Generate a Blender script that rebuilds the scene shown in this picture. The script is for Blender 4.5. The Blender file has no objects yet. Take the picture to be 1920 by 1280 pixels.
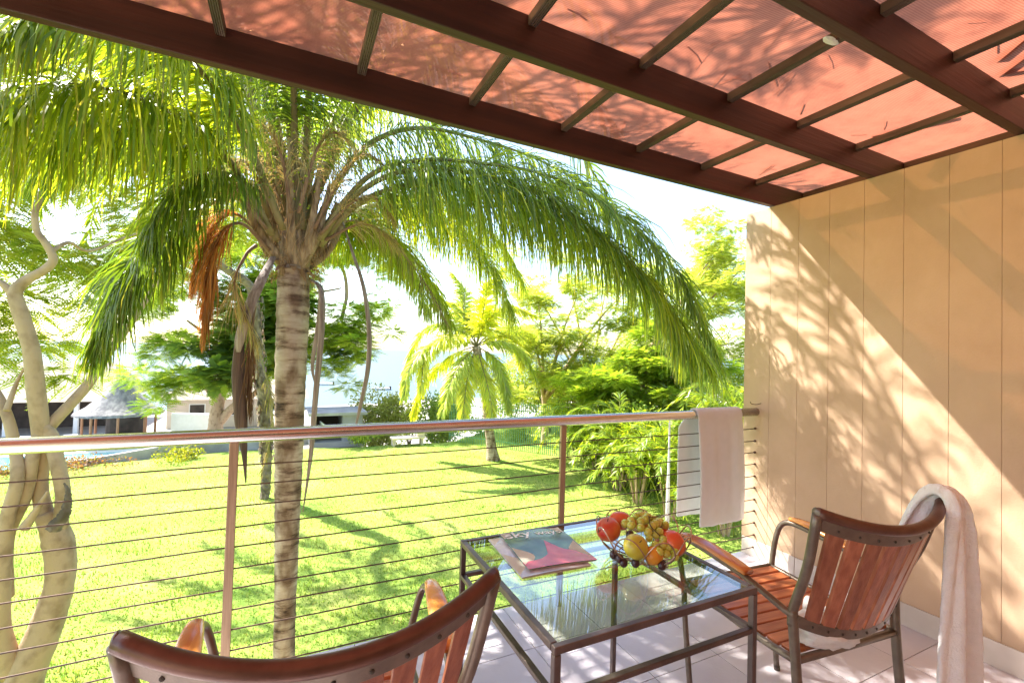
import bpy, math, random
import numpy as np
from mathutils import Vector, Matrix
random.seed(7); np.random.seed(7)
RNG = np.random.default_rng(11)
R = math.radians
scene = bpy.context.scene
COL = scene.collection

# ------------------------------------------------------------------ camera
YAW, PITCH, ROLL, EYE = R(25.8), R(1.4), R(1.63), 1.5
FWD = Vector((math.sin(YAW)*math.cos(PITCH), math.cos(YAW)*math.cos(PITCH), math.sin(PITCH)))
RT0 = FWD.cross(Vector((0, 0, 1))).normalized(); UP0 = RT0.cross(FWD)
RT = RT0*math.cos(ROLL)+UP0*math.sin(ROLL); UP = -RT0*math.sin(ROLL)+UP0*math.cos(ROLL)
cam = bpy.data.cameras.new('camera'); camo = bpy.data.objects.new('camera', cam); COL.objects.link(camo)
cam.lens = 855/1920*36; cam.sensor_width = 36; cam.clip_start = .05; cam.clip_end = 9000
m = Matrix((RT, UP, -FWD)).transposed().to_4x4(); m.translation = (0, 0, EYE); camo.matrix_world = m
scene.camera = camo

# ------------------------------------------------------------------ sun, sky, exposure
SUN = Vector((-.55, .745, 1.0)).normalized()
w = bpy.data.worlds.new("World"); scene.world = w; w.use_nodes = True
nt = w.node_tree; sk = nt.nodes.new('ShaderNodeTexSky'); sk.sky_type = 'NISHITA'; sk.sun_disc = False
sk.sun_elevation = math.asin(SUN.z); sk.sun_rotation = math.atan2(SUN.x, SUN.y)
sk.air_density = 1.0; sk.dust_density = 1.3; sk.ozone_density = 1.0
nt.links.new(sk.outputs[0], nt.nodes['Background'].inputs[0]); nt.nodes['Background'].inputs[1].default_value = .14
sl = bpy.data.lights.new('sun', 'SUN'); sl.energy = 4.8; sl.angle = R(.55); sl.color = (1, .95, .86)
so = bpy.data.objects.new('sun', sl); COL.objects.link(so); so.rotation_euler = SUN.to_track_quat('Z', 'Y').to_euler()
scene.view_settings.view_transform = 'Standard'; scene.view_settings.look = 'None'
scene.view_settings.gamma = 1; scene.view_settings.use_curve_mapping = False
scene.view_settings.exposure = 2.0
scene.cycles.max_bounces = 10; scene.cycles.diffuse_bounces = 5; scene.cycles.transparent_max_bounces = 16
scene.cycles.sample_clamp_indirect = 6

# ------------------------------------------------------------------ helpers
def ray(px, py):
    return FWD + RT*((px-960)/855) - UP*((py-640)/855)
def at(px, py, Y):                       # point of the world plane y = Y that lies in this direction
    d = ray(px, py); t = Y/d.y; return np.array((d.x*t, Y, EYE+d.z*t))
def onz(px, py, z):
    d = ray(px, py); t = (z-EYE)/d.z; return np.array((d.x*t, d.y*t, z))

def N(nt, t, **k):
    n = nt.nodes.new(t)
    for a, b in k.items():
        if a in n.inputs.keys(): n.inputs[a].default_value = b
        else: setattr(n, a, b)
    return n
def ramp(nt, stops):
    r = nt.nodes.new('ShaderNodeValToRGB'); e = r.color_ramp.elements
    while len(e) < len(stops): e.new(.5)
    for i, (p, c) in enumerate(stops): e[i].position = p; e[i].color = (*c, 1)
    return r
def mat(name, c1, c2=None, rough=.6, metal=0, scale=8, stretch=(1, 1, 1), bump=0, bscale=None, coat=0, detail=4, rnd=0, spec=.5, lo=.35, hi=.65, coords='Object'):
    m = bpy.data.materials.new(name); m.use_nodes = True; nt = m.node_tree; L = nt.links.new
    p = nt.nodes['Principled BSDF']; p.inputs['Roughness'].default_value = rough; p.inputs['Metallic'].default_value = metal
    p.inputs['Coat Weight'].default_value = coat; p.inputs['Coat Roughness'].default_value = .15; p.inputs['Specular IOR Level'].default_value = spec
    tc = N(nt, 'ShaderNodeTexCoord'); mp = N(nt, 'ShaderNodeMapping'); mp.inputs['Scale'].default_value = stretch
    L(tc.outputs[coords], mp.inputs[0])
    nz = N(nt, 'ShaderNodeTexNoise', Scale=scale, Detail=detail); L(mp.outputs[0], nz.inputs['Vector'])
    cr = ramp(nt, [(lo, c1), (hi, c2 or c1)]); L(nz.outputs[0], cr.inputs[0]); out = cr.outputs[0]
    if rnd:
        oi = N(nt, 'ShaderNodeObjectInfo'); mr = N(nt, 'ShaderNodeMapRange'); mr.inputs['To Min'].default_value = 1-rnd; mr.inputs['To Max'].default_value = 1+rnd
        L(oi.outputs['Random'], mr.inputs[0]); hs = N(nt, 'ShaderNodeHueSaturation'); L(mr.outputs[0], hs.inputs['Value']); L(out, hs.inputs['Color']); out = hs.outputs[0]
        ad = N(nt, 'ShaderNodeVectorMath', operation='ADD'); cx = N(nt, 'ShaderNodeCombineXYZ'); mm = N(nt, 'ShaderNodeMath', operation='MULTIPLY'); mm.inputs[1].default_value = 37
        L(oi.outputs['Random'], mm.inputs[0]); L(mm.outputs[0], cx.inputs[0]); L(mm.outputs[0], cx.inputs[1]); L(tc.outputs[coords], ad.inputs[0]); L(cx.outputs[0], ad.inputs[1]); L(ad.outputs[0], mp.inputs[0])
    L(out, p.inputs['Base Color'])
    if bump:
        n2 = N(nt, 'ShaderNodeTexNoise', Scale=bscale or scale*4, Detail=5); L(mp.outputs[0], n2.inputs['Vector'])
        b = N(nt, 'ShaderNodeBump', Strength=bump); b.inputs['Distance'].default_value = .01; L(n2.outputs[0], b.inputs['Height']); L(b.outputs[0], p.inputs['Normal'])
    return m
def leafmat(name, trans=.45, rough=.45, tmul=(1.5, 1.5, .5), spec=.4):
    m = bpy.data.materials.new(name); m.use_nodes = True; nt = m.node_tree; L = nt.links.new
    p = nt.nodes['Principled BSDF']; p.inputs['Roughness'].default_value = rough; p.inputs['Specular IOR Level'].default_value = spec
    a = N(nt, 'ShaderNodeVertexColor'); a.layer_name = 'tint'
    L(a.outputs[0], p.inputs['Base Color'])
    t = N(nt, 'ShaderNodeBsdfTranslucent'); mx = N(nt, 'ShaderNodeMix', data_type='RGBA', blend_type='MULTIPLY'); mx.inputs[0].default_value = 1; mx.clamp_result = False
    L(a.outputs[0], mx.inputs[6]); mx.inputs[7].default_value = (*tmul, 1); L(mx.outputs[2], t.inputs[0])
    ms = N(nt, 'ShaderNodeMixShader'); ms.inputs[0].default_value = trans
    L(p.outputs[0], ms.inputs[1]); L(t.outputs[0], ms.inputs[2]); L(ms.outputs[0], nt.nodes['Material Output'].inputs[0])
    return m

def addtrans(m, f, col):
    nt = m.node_tree; L = nt.links.new; p = nt.nodes['Principled BSDF']; t = N(nt, 'ShaderNodeBsdfTranslucent'); t.inputs[0].default_value = (*col, 1)
    x = N(nt, 'ShaderNodeMixShader'); x.inputs[0].default_value = f; L(p.outputs[0], x.inputs[1]); L(t.outputs[0], x.inputs[2]); L(x.outputs[0], nt.nodes['Material Output'].inputs[0])
addtrans.done = 1
def tag(o, label=None, cat=None, group=None, kind=None):
    if label: o['label'] = label
    if cat: o['category'] = cat
    if group: o['group'] = group
    if kind: o['kind'] = kind
    return o
def thing(name, label, cat, loc=(0, 0, 0), rz=0, group=None):
    o = bpy.data.objects.new(name, None); COL.objects.link(o); o.location = loc; o.rotation_euler = (0, 0, rz); o.empty_display_size = .1
    return tag(o, label, cat, group)
def link(name, me, parent=None):
    o = bpy.data.objects.new(name, me); COL.objects.link(o)
    if parent: o.parent = parent
    return o
def off(parent):
    v = np.zeros(3)
    while parent: v += np.array(parent.location); parent = parent.parent
    return v
def build(name, VF, mt, parent=None, smooth=False, world=True, bevel=0, kind=None):
    """VF: list of (verts, faces) joined in ONE mesh; world coordinates unless world=False"""
    V = []; F = []
    for v, f in VF:
        b = len(V); V += [tuple(p) for p in v]; F += [tuple(i+b for i in q) for q in f]
    if world and parent:
        d = off(parent); V = [(p[0]-d[0], p[1]-d[1], p[2]-d[2]) for p in V]
    me = bpy.data.meshes.new(name); me.from_pydata(V, [], F); me.materials.append(mt)
    if smooth: me.shade_smooth()
    o = link(name, me, parent)
    if bevel:
        bm = o.modifiers.new('bevel', 'BEVEL'); bm.width = bevel; bm.segments = 2; bm.limit_method = 'ANGLE'
    if kind: o['kind'] = kind
    return o
def npmesh(name, V, F, mt, parent=None, col=None, smooth=False, kind=None):
    """fast mesh from arrays: V (n,3), F (m,k)"""
    V = np.asarray(V, np.float32)
    if parent: V = V-off(parent).astype(np.float32)
    F = np.asarray(F, np.int32); k = F.shape[1]
    me = bpy.data.meshes.new(name); me.vertices.add(len(V)); me.vertices.foreach_set('co', V.ravel())
    me.loops.add(F.size); me.loops.foreach_set('vertex_index', F.ravel()); me.polygons.add(len(F))
    me.polygons.foreach_set('loop_start', np.arange(0, F.size, k, dtype=np.int32)); me.update(calc_edges=True)
    if col is not None:
        a = me.color_attributes.new('tint', 'FLOAT_COLOR', 'POINT'); c = np.ones((len(V), 4), np.float32); c[:, :3] = col; a.data.foreach_set('color', c.ravel())
    if smooth: me.shade_smooth()
    me.materials.append(mt); o = link(name, me, parent)
    if kind: o['kind'] = kind
    return o
def box(x0, x1, y0, y1, z0, z1):
    v = [(x, y, z) for z in (z0, z1) for y in (y0, y1) for x in (x0, x1)]
    return v, [(0, 2, 3, 1), (4, 5, 7, 6), (0, 1, 5, 4), (2, 6, 7, 3), (0, 4, 6, 2), (1, 3, 7, 5)]
def smoothpath(P, n):
    P = np.asarray(P, float); m = len(P); out = []
    Q = np.vstack([2*P[0]-P[1], P, 2*P[-1]-P[-2]])
    for u in np.linspace(0, m-1, n):
        i = min(int(u), m-2); t = u-i; a, b, c, d = Q[i], Q[i+1], Q[i+2], Q[i+3]
        out.append(.5*((2*b)+(-a+c)*t+(2*a-5*b+4*c-d)*t*t+(-a+3*b-3*c+d)*t**3))
    return np.array(out)
def tube(P, r, n=10, flat=1.0, rough=0, seed=0):
    """round (or flattened) tube along the points P, r scalar or list"""
    P = np.asarray(P, float); m = len(P); rr = np.interp(np.linspace(0, 1, m), np.linspace(0, 1, len(r)), r) if np.ndim(r) else np.full(m, r)
    T = np.gradient(P, axis=0); T /= np.linalg.norm(T, axis=1)[:, None]+1e-9
    up = np.array((0, 0, 1.)) if abs(T[0][2]) < .9 else np.array((0, 1., 0))
    V = []; g = np.random.default_rng(seed); s = np.cross(T[0], up); s /= np.linalg.norm(s)
    for i in range(m):
        s = s-T[i]*(s@T[i]); s /= np.linalg.norm(s)+1e-9; u = np.cross(s, T[i])
        for k in range(n):
            a = 2*math.pi*k/n; q = rr[i]*(1+rough*g.uniform(-1, 1))
            V.append(P[i]+s*math.cos(a)*q+u*math.sin(a)*q*flat)
    F = [(i*n+k, i*n+(k+1) % n, (i+1)*n+(k+1) % n, (i+1)*n+k) for i in range(m-1) for k in range(n)]
    F += [tuple(range(n))[::-1], tuple((m-1)*n+k for k in range(n))]
    return V, F
def stube(P, r, n=10, m=24, **k): return tube(smoothpath(P, m), r, n, **k)
def sweep(P, prof, side):
    """closed profile [(a, b)] swept along P; a along 'side', b along the path normal"""
    P = np.asarray(P, float); T = np.gradient(P, axis=0); T /= np.linalg.norm(T, axis=1)[:, None]
    V = []; n = len(prof)
    for i, p in enumerate(P):
        s = np.array(side(i/(len(P)-1)) if callable(side) else side, float); s -= T[i]*(s@T[i]); s /= np.linalg.norm(s); u = np.cross(T[i], s)
        V += [p+s*a+u*b for a, b in prof]
    m = len(P); F = [(i*n+k, i*n+(k+1) % n, (i+1)*n+(k+1) % n, (i+1)*n+k) for i in range(m-1) for k in range(n)]
    return V, F+[tuple(range(n))[::-1], tuple((m-1)*n+k for k in range(n))]
def ball(c, r, sx=1, sy=1, sz=1, n=12, dent=0):
    V = []; F = []; h = n//2+1
    for i in range(1, h):
        th = math.pi*i/h
        for k in range(n):
            a = 2*math.pi*k/n; q = 1-dent*math.exp(-(math.sin(th)/.35)**2)
            V.append((c[0]+r*sx*math.sin(th)*math.cos(a), c[1]+r*sy*math.sin(th)*math.sin(a), c[2]+r*sz*math.cos(th)*q))
    V += [(c[0], c[1], c[2]+r*sz*(1-dent)), (c[0], c[1], c[2]-r*sz*(1-dent))]
    for i in range(h-2):
        for k in range(n): F.append((i*n+k, (i+1)*n+k, (i+1)*n+(k+1) % n, i*n+(k+1) % n))
    t, b = len(V)-2, len(V)-1
    for k in range(n): F.append((t, k, (k+1) % n)); F.append((b, (h-2)*n+(k+1) % n, (h-2)*n+k))
    return V, F

# ------------------------------------------------------------------ materials
M = {}
M['wall'] = mat('peach_plaster', (.56, .375, .245), (.61, .42, .28), .75, scale=3, bump=.1, bscale=90)
def weather(m, amt=.25):
    nt = m.node_tree; L = nt.links.new; p = nt.nodes['Principled BSDF']; src = p.inputs['Base Color'].links[0].from_socket
    g = N(nt, 'ShaderNodeNewGeometry'); mp = N(nt, 'ShaderNodeMapping'); mp.inputs['Scale'].default_value = (1.5, 1.5, 1.0); L(g.outputs['Position'], mp.inputs[0])
    n = N(nt, 'ShaderNodeTexNoise', Scale=1.3, Detail=9, Roughness=.7); L(mp.outputs[0], n.inputs['Vector']); c = ramp(nt, [(.36, (1-amt, 1-amt*1.1, 1-amt*1.3)), (.55, (1, 1, 1))]); L(n.outputs[0], c.inputs[0])
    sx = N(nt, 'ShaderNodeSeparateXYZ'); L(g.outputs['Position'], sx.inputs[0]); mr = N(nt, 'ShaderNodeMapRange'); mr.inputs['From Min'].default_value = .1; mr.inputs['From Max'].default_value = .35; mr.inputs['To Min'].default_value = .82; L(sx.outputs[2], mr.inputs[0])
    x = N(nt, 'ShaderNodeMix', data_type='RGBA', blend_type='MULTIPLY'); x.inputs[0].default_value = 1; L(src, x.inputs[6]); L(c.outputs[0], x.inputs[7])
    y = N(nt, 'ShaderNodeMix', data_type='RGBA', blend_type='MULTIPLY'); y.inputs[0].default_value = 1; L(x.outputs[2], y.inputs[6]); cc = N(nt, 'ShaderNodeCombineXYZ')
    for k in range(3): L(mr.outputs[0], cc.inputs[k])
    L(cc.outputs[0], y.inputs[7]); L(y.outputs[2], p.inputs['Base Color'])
weather(M['wall'], .07)
M['skirt'] = mat('skirting_tile_glaze', (.50, .43, .38), (.60, .53, .48), .35, scale=5, rnd=.05)
M['tile'] = mat('pale_floor_tile', (.50, .46, .50), (.60, .56, .59), .3, scale=2.5, rnd=.07, bump=.1, bscale=60)
M['grout'] = mat('grout', (.16, .14, .14), (.24, .21, .20), .9, scale=30)
M['beam'] = mat('red_brown_painted_timber', (.026, .0065, .0035), (.055, .014, .007), .5, scale=3, stretch=(.3, 6, 6), bump=.3, bscale=9)
M['rail'] = mat('brushed_steel', (.62, .57, .54), (.75, .70, .66), .22, 1, scale=3, stretch=(.4, 40, 40), bump=.05, bscale=20)
M['post'] = mat('post_steel', (.30, .205, .125), (.42, .30, .19), .4, .5, scale=6, stretch=(20, 20, 1))
M['cable'] = mat('stained_cable', (.055, .028, .016), (.12, .06, .035), .6, .1, scale=30)
M['frame'] = mat('bronze_metal_paint', (.15, .115, .09), (.2, .155, .12), .38, .55, scale=25, bump=.06, bscale=200)
M['toprail'] = mat('red_brown_metal_paint', (.10, .042, .028), (.14, .062, .042), .36, .35, scale=25, bump=.06, bscale=200)
M['slat'] = mat('red_hardwood', (.26, .075, .038), (.40, .14, .075), .38, scale=3.5, stretch=(14, 14, 1), bump=.15, rnd=.18, coat=.15)
M['seatslat'] = mat('seat_hardwood', (.36, .09, .028), (.52, .17, .06), .4, scale=3.5, stretch=(1, 14, 14), bump=.15, rnd=.15, coat=.15)
M['arm'] = mat('worn_varnished_arm', (.45, .11, .03), (.74, .33, .07), .25, scale=2.2, stretch=(9, 1.2, 9), bump=.2, coat=.6, lo=.4, hi=.6)
M['iron'] = mat('table_iron', (.10, .075, .068), (.15, .11, .10), .35, .6, scale=12, bump=.1, bscale=120)
M['terry'] = mat('terry_cloth', (.84, .83, .83), (.9, .89, .89), .95, scale=30, bump=.45, bscale=160)
M['towelr'] = mat('white_waffle_cloth', (.86, .85, .85), (.9, .89, .89), .95, scale=20, bump=.7, bscale=220)
addtrans(M['terry'], .12, (.88, .87, .86)); addtrans(M['towelr'], .3, (.9, .9, .9))
M['wire'] = mat('copper_wire', (.40, .26, .2), (.52, .36, .28), .3, .9, scale=20)
M['pool'] = mat('pool_water', (.10, .42, .48), (.16, .5, .55), .08, scale=4)
M['white'] = mat('white_paint', (.78, .77, .74), (.82, .81, .79), .5, scale=5)
M['cream'] = mat('cream_wall', (.62, .52, .42), (.70, .60, .49), .8, scale=1)
M['stone'] = mat('grey_kerb_stone', (.28, .26, .27), (.42, .40, .40), .85, scale=1.5, bump=.4, bscale=12)
M['thatch'] = mat('grey_thatch', (.14, .135, .145), (.30, .285, .28), .95, scale=1.6, stretch=(3, 3, 1), bump=1, bscale=14)
M['straw'] = mat('pale_thatch', (.30, .25, .19), (.42, .36, .28), .95, scale=1.2, bump=.8, bscale=12)
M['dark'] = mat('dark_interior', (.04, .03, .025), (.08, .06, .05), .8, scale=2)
M['pole'] = mat('timber_pole', (.30, .14, .07), (.42, .2, .1), .7, scale=2, stretch=(6, 6, 1))
M['sand'] = mat('beach_ground', (.26, .23, .19), (.34, .31, .26), .9, scale=.3)
M['pave'] = mat('terrace_paving', (.34, .31, .29), (.42, .39, .36), .8, scale=.8)
M['fence'] = mat('green_metal_fence', (.12, .30, .18), (.16, .36, .22), .5, scale=4)
M['bark'] = mat('tan_bark', (.28, .18, .10), (.46, .32, .20), .85, scale=7, stretch=(1, 1, .8), bump=.8, bscale=22, detail=8, lo=.3, hi=.52)
M['darkbark'] = mat('dark_bark', (.10, .075, .055), (.26, .20, .15), .9, scale=5, bump=.9, bscale=18)
M['spathe'] = mat('dry_grey_spathe', (.20, .14, .11), (.38, .30, .25), .7, scale=4, stretch=(12, 12, .7), bump=.6)
M['browndry'] = mat('dark_dry_sheath', (.05, .025, .018), (.13, .075, .05), .7, scale=4, stretch=(14, 14, .6), bump=.6)
M['fibre'] = leafmat('dry_fibre', .35, .8, (1.3, 1.1, .8), .2)
M['leaf'] = leafmat('palm_leaflet', .5, .36, (1.9, 1.85, .45), .5)
M['feather'] = leafmat('feathery_leaf', .6, .6, (1.55, 1.55, .6), .2)
M['bushleaf'] = leafmat('bush_leaf', .4, .5, (1.7, 1.6, .5), .3)
M['grass'] = leafmat('grass_blade', .3, .7, (1.4, 1.35, .6), .15)

# shade cloth: woven net, orange red, lets part of the sun through its holes
def clothmat():
    m = bpy.data.materials.new('orange_shade_net'); m.use_nodes = True; nt = m.node_tree; L = nt.links.new
    tc = N(nt, 'ShaderNodeTexCoord'); mp = N(nt, 'ShaderNodeMapping'); mp.inputs['Rotation'].default_value = (0, 0, R(4)); L(tc.outputs['Object'], mp.inputs[0])
    wv = N(nt, 'ShaderNodeTexWave', Scale=38, Distortion=1.2, Detail=2); wv.bands_direction = 'Y'; L(mp.outputs[0], wv.inputs['Vector'])
    w2 = N(nt, 'ShaderNodeTexWave', Scale=55, Distortion=1.5, Detail=1); w2.bands_direction = 'X'; L(mp.outputs[0], w2.inputs['Vector'])
    nz = N(nt, 'ShaderNodeTexNoise', Scale=3.0, Detail=9, Roughness=.72); L(mp.outputs[0], nz.inputs['Vector'])
    mul = N(nt, 'ShaderNodeMath', operation='MULTIPLY'); L(wv.outputs[1], mul.inputs[0]); L(w2.outputs[1], mul.inputs[1])
    mr = N(nt, 'ShaderNodeMapRange'); mr.inputs['To Min'].default_value = .02; mr.inputs['To Max'].default_value = .22; L(mul.outputs[0], mr.inputs[0])
    cr = ramp(nt, [(.32, (.29, .082, .048)), (.5, (.41, .130, .074)), (.7, (.46, .16, .092))]); L(nz.outputs[0], cr.inputs[0])
    cw = N(nt, 'ShaderNodeMix', data_type='RGBA', blend_type='MULTIPLY'); cw.inputs[0].default_value = .35; L(cr.outputs[0], cw.inputs[6]); L(wv.outputs[0], cw.inputs[7])
    tr = N(nt, 'ShaderNodeBsdfTranslucent'); L(cw.outputs[2], tr.inputs[0])
    df = N(nt, 'ShaderNodeBsdfDiffuse'); L(cw.outputs[2], df.inputs[0])
    tp = N(nt, 'ShaderNodeBsdfTransparent'); tp.inputs[0].default_value = (1, .52, .25, 1)
    a = N(nt, 'ShaderNodeMixShader'); a.inputs[0].default_value = .4; L(tr.outputs[0], a.inputs[1]); L(df.outputs[0], a.inputs[2])
    b = N(nt, 'ShaderNodeMixShader'); L(mr.outputs[0], b.inputs[0]); L(a.outputs[0], b.inputs[1]); L(tp.outputs[0], b.inputs[2])
    L(b.outputs[0], nt.nodes['Material Output'].inputs[0]); return m
M['cloth'] = clothmat()
def glassmat():
    m = bpy.data.materials.new('green_table_glass'); m.use_nodes = True; nt = m.node_tree; L = nt.links.new
    lw = N(nt, 'ShaderNodeLayerWeight', Blend=.5); fr = N(nt, 'ShaderNodeMath', operation='POWER'); fr.inputs[1].default_value = 4.0; L(lw.outputs['Facing'], fr.inputs[0]); g = N(nt, 'ShaderNodeBsdfGlossy'); g.inputs['Roughness'].default_value = .015; g.inputs[0].default_value = (1, 1, 1, 1)
    t = N(nt, 'ShaderNodeBsdfTransparent'); t.inputs[0].default_value = (.80, .84, .76, 1)
    mr = N(nt, 'ShaderNodeMath', operation='MULTIPLY_ADD'); mr.inputs[1].default_value = 1.3; mr.inputs[2].default_value = .075; L(fr.outputs[0], mr.inputs[0])
    x = N(nt, 'ShaderNodeMixShader'); L(mr.outputs[0], x.inputs[0]); L(t.outputs[0], x.inputs[1]); L(g.outputs[0], x.inputs[2]); L(x.outputs[0], nt.nodes['Material Output'].inputs[0]); return m
M['glass'] = glassmat()
def ribmat():                             # grooved decking batten
    m = mat('grooved_batten', (.055, .032, .022), (.12, .075, .055), .65, scale=4, stretch=(6, .6, 6)); nt = m.node_tree; L = nt.links.new
    tc = N(nt, 'ShaderNodeTexCoord'); wv = N(nt, 'ShaderNodeTexWave', Scale=38); wv.bands_direction = 'X'; L(tc.outputs['Object'], wv.inputs['Vector'])
    b = N(nt, 'ShaderNodeBump', Strength=1.0); b.inputs['Distance'].default_value = .004; L(wv.outputs[1], b.inputs['Height']); L(b.outputs[0], nt.nodes['Principled BSDF'].inputs['Normal']); return m
M['batten'] = ribmat()
def trunkmat():                           # ring scarred palm trunk
    m = bpy.data.materials.new('ringed_palm_bark'); m.use_nodes = True; nt = m.node_tree; L = nt.links.new; p = nt.nodes['Principled BSDF']; p.inputs['Roughness'].default_value = .85
    tc = N(nt, 'ShaderNodeTexCoord'); mp = N(nt, 'ShaderNodeMapping'); mp.inputs['Scale'].default_value = (3, 3, 14); L(tc.outputs['Object'], mp.inputs[0])
    n1 = N(nt, 'ShaderNodeTexNoise', Scale=1.1, Detail=6, Roughness=.7); L(mp.outputs[0], n1.inputs['Vector'])
    m2 = N(nt, 'ShaderNodeMapping'); m2.inputs['Scale'].default_value = (4, 4, 2.2); L(tc.outputs['Object'], m2.inputs[0])
    n2 = N(nt, 'ShaderNodeTexNoise', Scale=1.6, Detail=5); L(m2.outputs[0], n2.inputs['Vector'])
    c1 = ramp(nt, [(.34, (.06, .035, .022)), (.43, (.27, .18, .125)), (.50, (.42, .32, .24)), (.66, (.52, .42, .33))]); L(n1.outputs[0], c1.inputs[0])
    c2 = ramp(nt, [(.40, (.33, .24, .17)), (.56, (1, 1, 1))]); L(n2.outputs[0], c2.inputs[0])
    mx = N(nt, 'ShaderNodeMix', data_type='RGBA', blend_type='MULTIPLY'); mx.inputs[0].default_value = .85; L(c1.outputs[0], mx.inputs[6]); L(c2.outputs[0], mx.inputs[7]); L(mx.outputs[2], p.inputs['Base Color'])
    b = N(nt, 'ShaderNodeBump', Strength=.8); b.inputs['Distance'].default_value = .012; L(n1.outputs[0], b.inputs['Height']); L(b.outputs[0], p.inputs['Normal']); return m
M['trunk'] = trunkmat()

# ================================================================== SETTING
LAWN = -2.9
def lawnmat():
    m = bpy.data.materials.new('lawn_turf'); m.use_nodes = True; nt = m.node_tree; L = nt.links.new; p = nt.nodes['Principled BSDF']; p.inputs['Roughness'].default_value = .9; p.inputs['Specular IOR Level'].default_value = .1
    tc = N(nt, 'ShaderNodeTexCoord'); n1 = N(nt, 'ShaderNodeTexNoise', Scale=.7, Detail=6); L(tc.outputs['Object'], n1.inputs['Vector'])
    n2 = N(nt, 'ShaderNodeTexNoise', Scale=14, Detail=6, Roughness=.75); L(tc.outputs['Object'], n2.inputs['Vector'])
    c1 = ramp(nt, [(.3, (.19, .30, .055)), (.55, (.32, .39, .085)), (.72, (.40, .40, .13))]); L(n1.outputs[0], c1.inputs[0])
    c2 = ramp(nt, [(.3, (.40, .50, .30)), (.5, (.9, .95, .8)), (.66, (1.0, 1.0, 1.0)), (.74, (1.0, .82, .6))]); L(n2.outputs[0], c2.inputs[0])
    mx = N(nt, 'ShaderNodeMix', data_type='RGBA', blend_type='MULTIPLY'); mx.inputs[0].default_value = .8; L(c1.outputs[0], mx.inputs[6]); L(c2.outputs[0], mx.inputs[7]); L(mx.outputs[2], p.inputs['Base Color'])
    b = N(nt, 'ShaderNodeBump', Strength=.7); b.inputs['Distance'].default_value = .05; L(n2.outputs[0], b.inputs['Height']); L(b.outputs[0], p.inputs['Normal']); return m
M['lawn'] = lawnmat()
# terrain: lawn plateau, a drop to the pool terrace, then down to the beach and under the sea
def height(x, y):
    edge = np.interp(x, [-40, -10, -5, -2, 1.5, 7, 13, 40], [20.8, 21.0, 21.4, 22.2, 21.6, 21.2, 26, 30])
    t = np.clip((y-edge)/1.2, 0, 1); z = LAWN-2.2*t*t*(3-2*t)
    right = np.clip((x-6)/10, 0, 1)*np.clip((70-y)/40, 0, 1); z = z*(1-right)+np.maximum(z, LAWN-.3)*right
    return z-np.clip((y-55)/60, 0, 1)*8.6
xs = np.unique(np.concatenate([np.linspace(-6000, -120, 10), np.linspace(-120, -14, 24), np.linspace(-14, 22, 60), np.linspace(22, 160, 24), np.linspace(160, 6000, 10)]))
ys = np.unique(np.concatenate([np.linspace(-60, 15, 16), np.linspace(15, 30, 46), np.linspace(30, 130, 40), np.linspace(130, 8000, 6)]))
X, Y = np.meshgrid(xs, ys); Z = height(X, Y); nx = len(xs)
V = np.stack([X.ravel(), Y.ravel(), Z.ravel()], 1)
I, J = np.meshgrid(np.arange(len(ys)-1), np.arange(nx-1), indexing='ij'); q = (I*nx+J).ravel()
F = np.stack([q, q+1, q+1+nx, q+nx], 1); yc = V[F].mean(1)
lo = (yc[:, 2] > LAWN-.25) & (yc[:, 1] < 40)
o = npmesh('ground', V, F, M['lawn'], smooth=True); o['kind'] = 'structure'; o.data.materials.append(M['pave']); o.data.materials.append(M['sand'])
o.data.polygons.foreach_set('material_index', np.where(lo, 0, np.where(yc[:, 1] < 60, 1, 2)).astype(np.int32))
def seamat():
    m = bpy.data.materials.new('sea_water'); m.use_nodes = True; nt = m.node_tree; L = nt.links.new; p = nt.nodes['Principled BSDF']
    p.inputs['Base Color'].default_value = (.10, .145, .165, 1); p.inputs['Roughness'].default_value = .5; p.inputs['Specular IOR Level'].default_value = .12
    tc = N(nt, 'ShaderNodeTexCoord'); mp = N(nt, 'ShaderNodeMapping'); mp.inputs['Scale'].default_value = (.3, 1, 1); L(tc.outputs['Object'], mp.inputs[0]); n = N(nt, 'ShaderNodeTexNoise', Scale=.5, Detail=8); L(mp.outputs[0], n.inputs['Vector'])
    b = N(nt, 'ShaderNodeBump', Strength=.6); b.inputs['Distance'].default_value = .4; L(n.outputs[0], b.inputs['Height']); L(b.outputs[0], p.inputs['Normal']); return m
tag(build('sea', [([(-8000, 100, -12), (8000, 100, -12), (8000, 8500, -12), (-8000, 8500, -12)], [(0, 1, 2, 3)])], seamat()), kind='structure')

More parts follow.
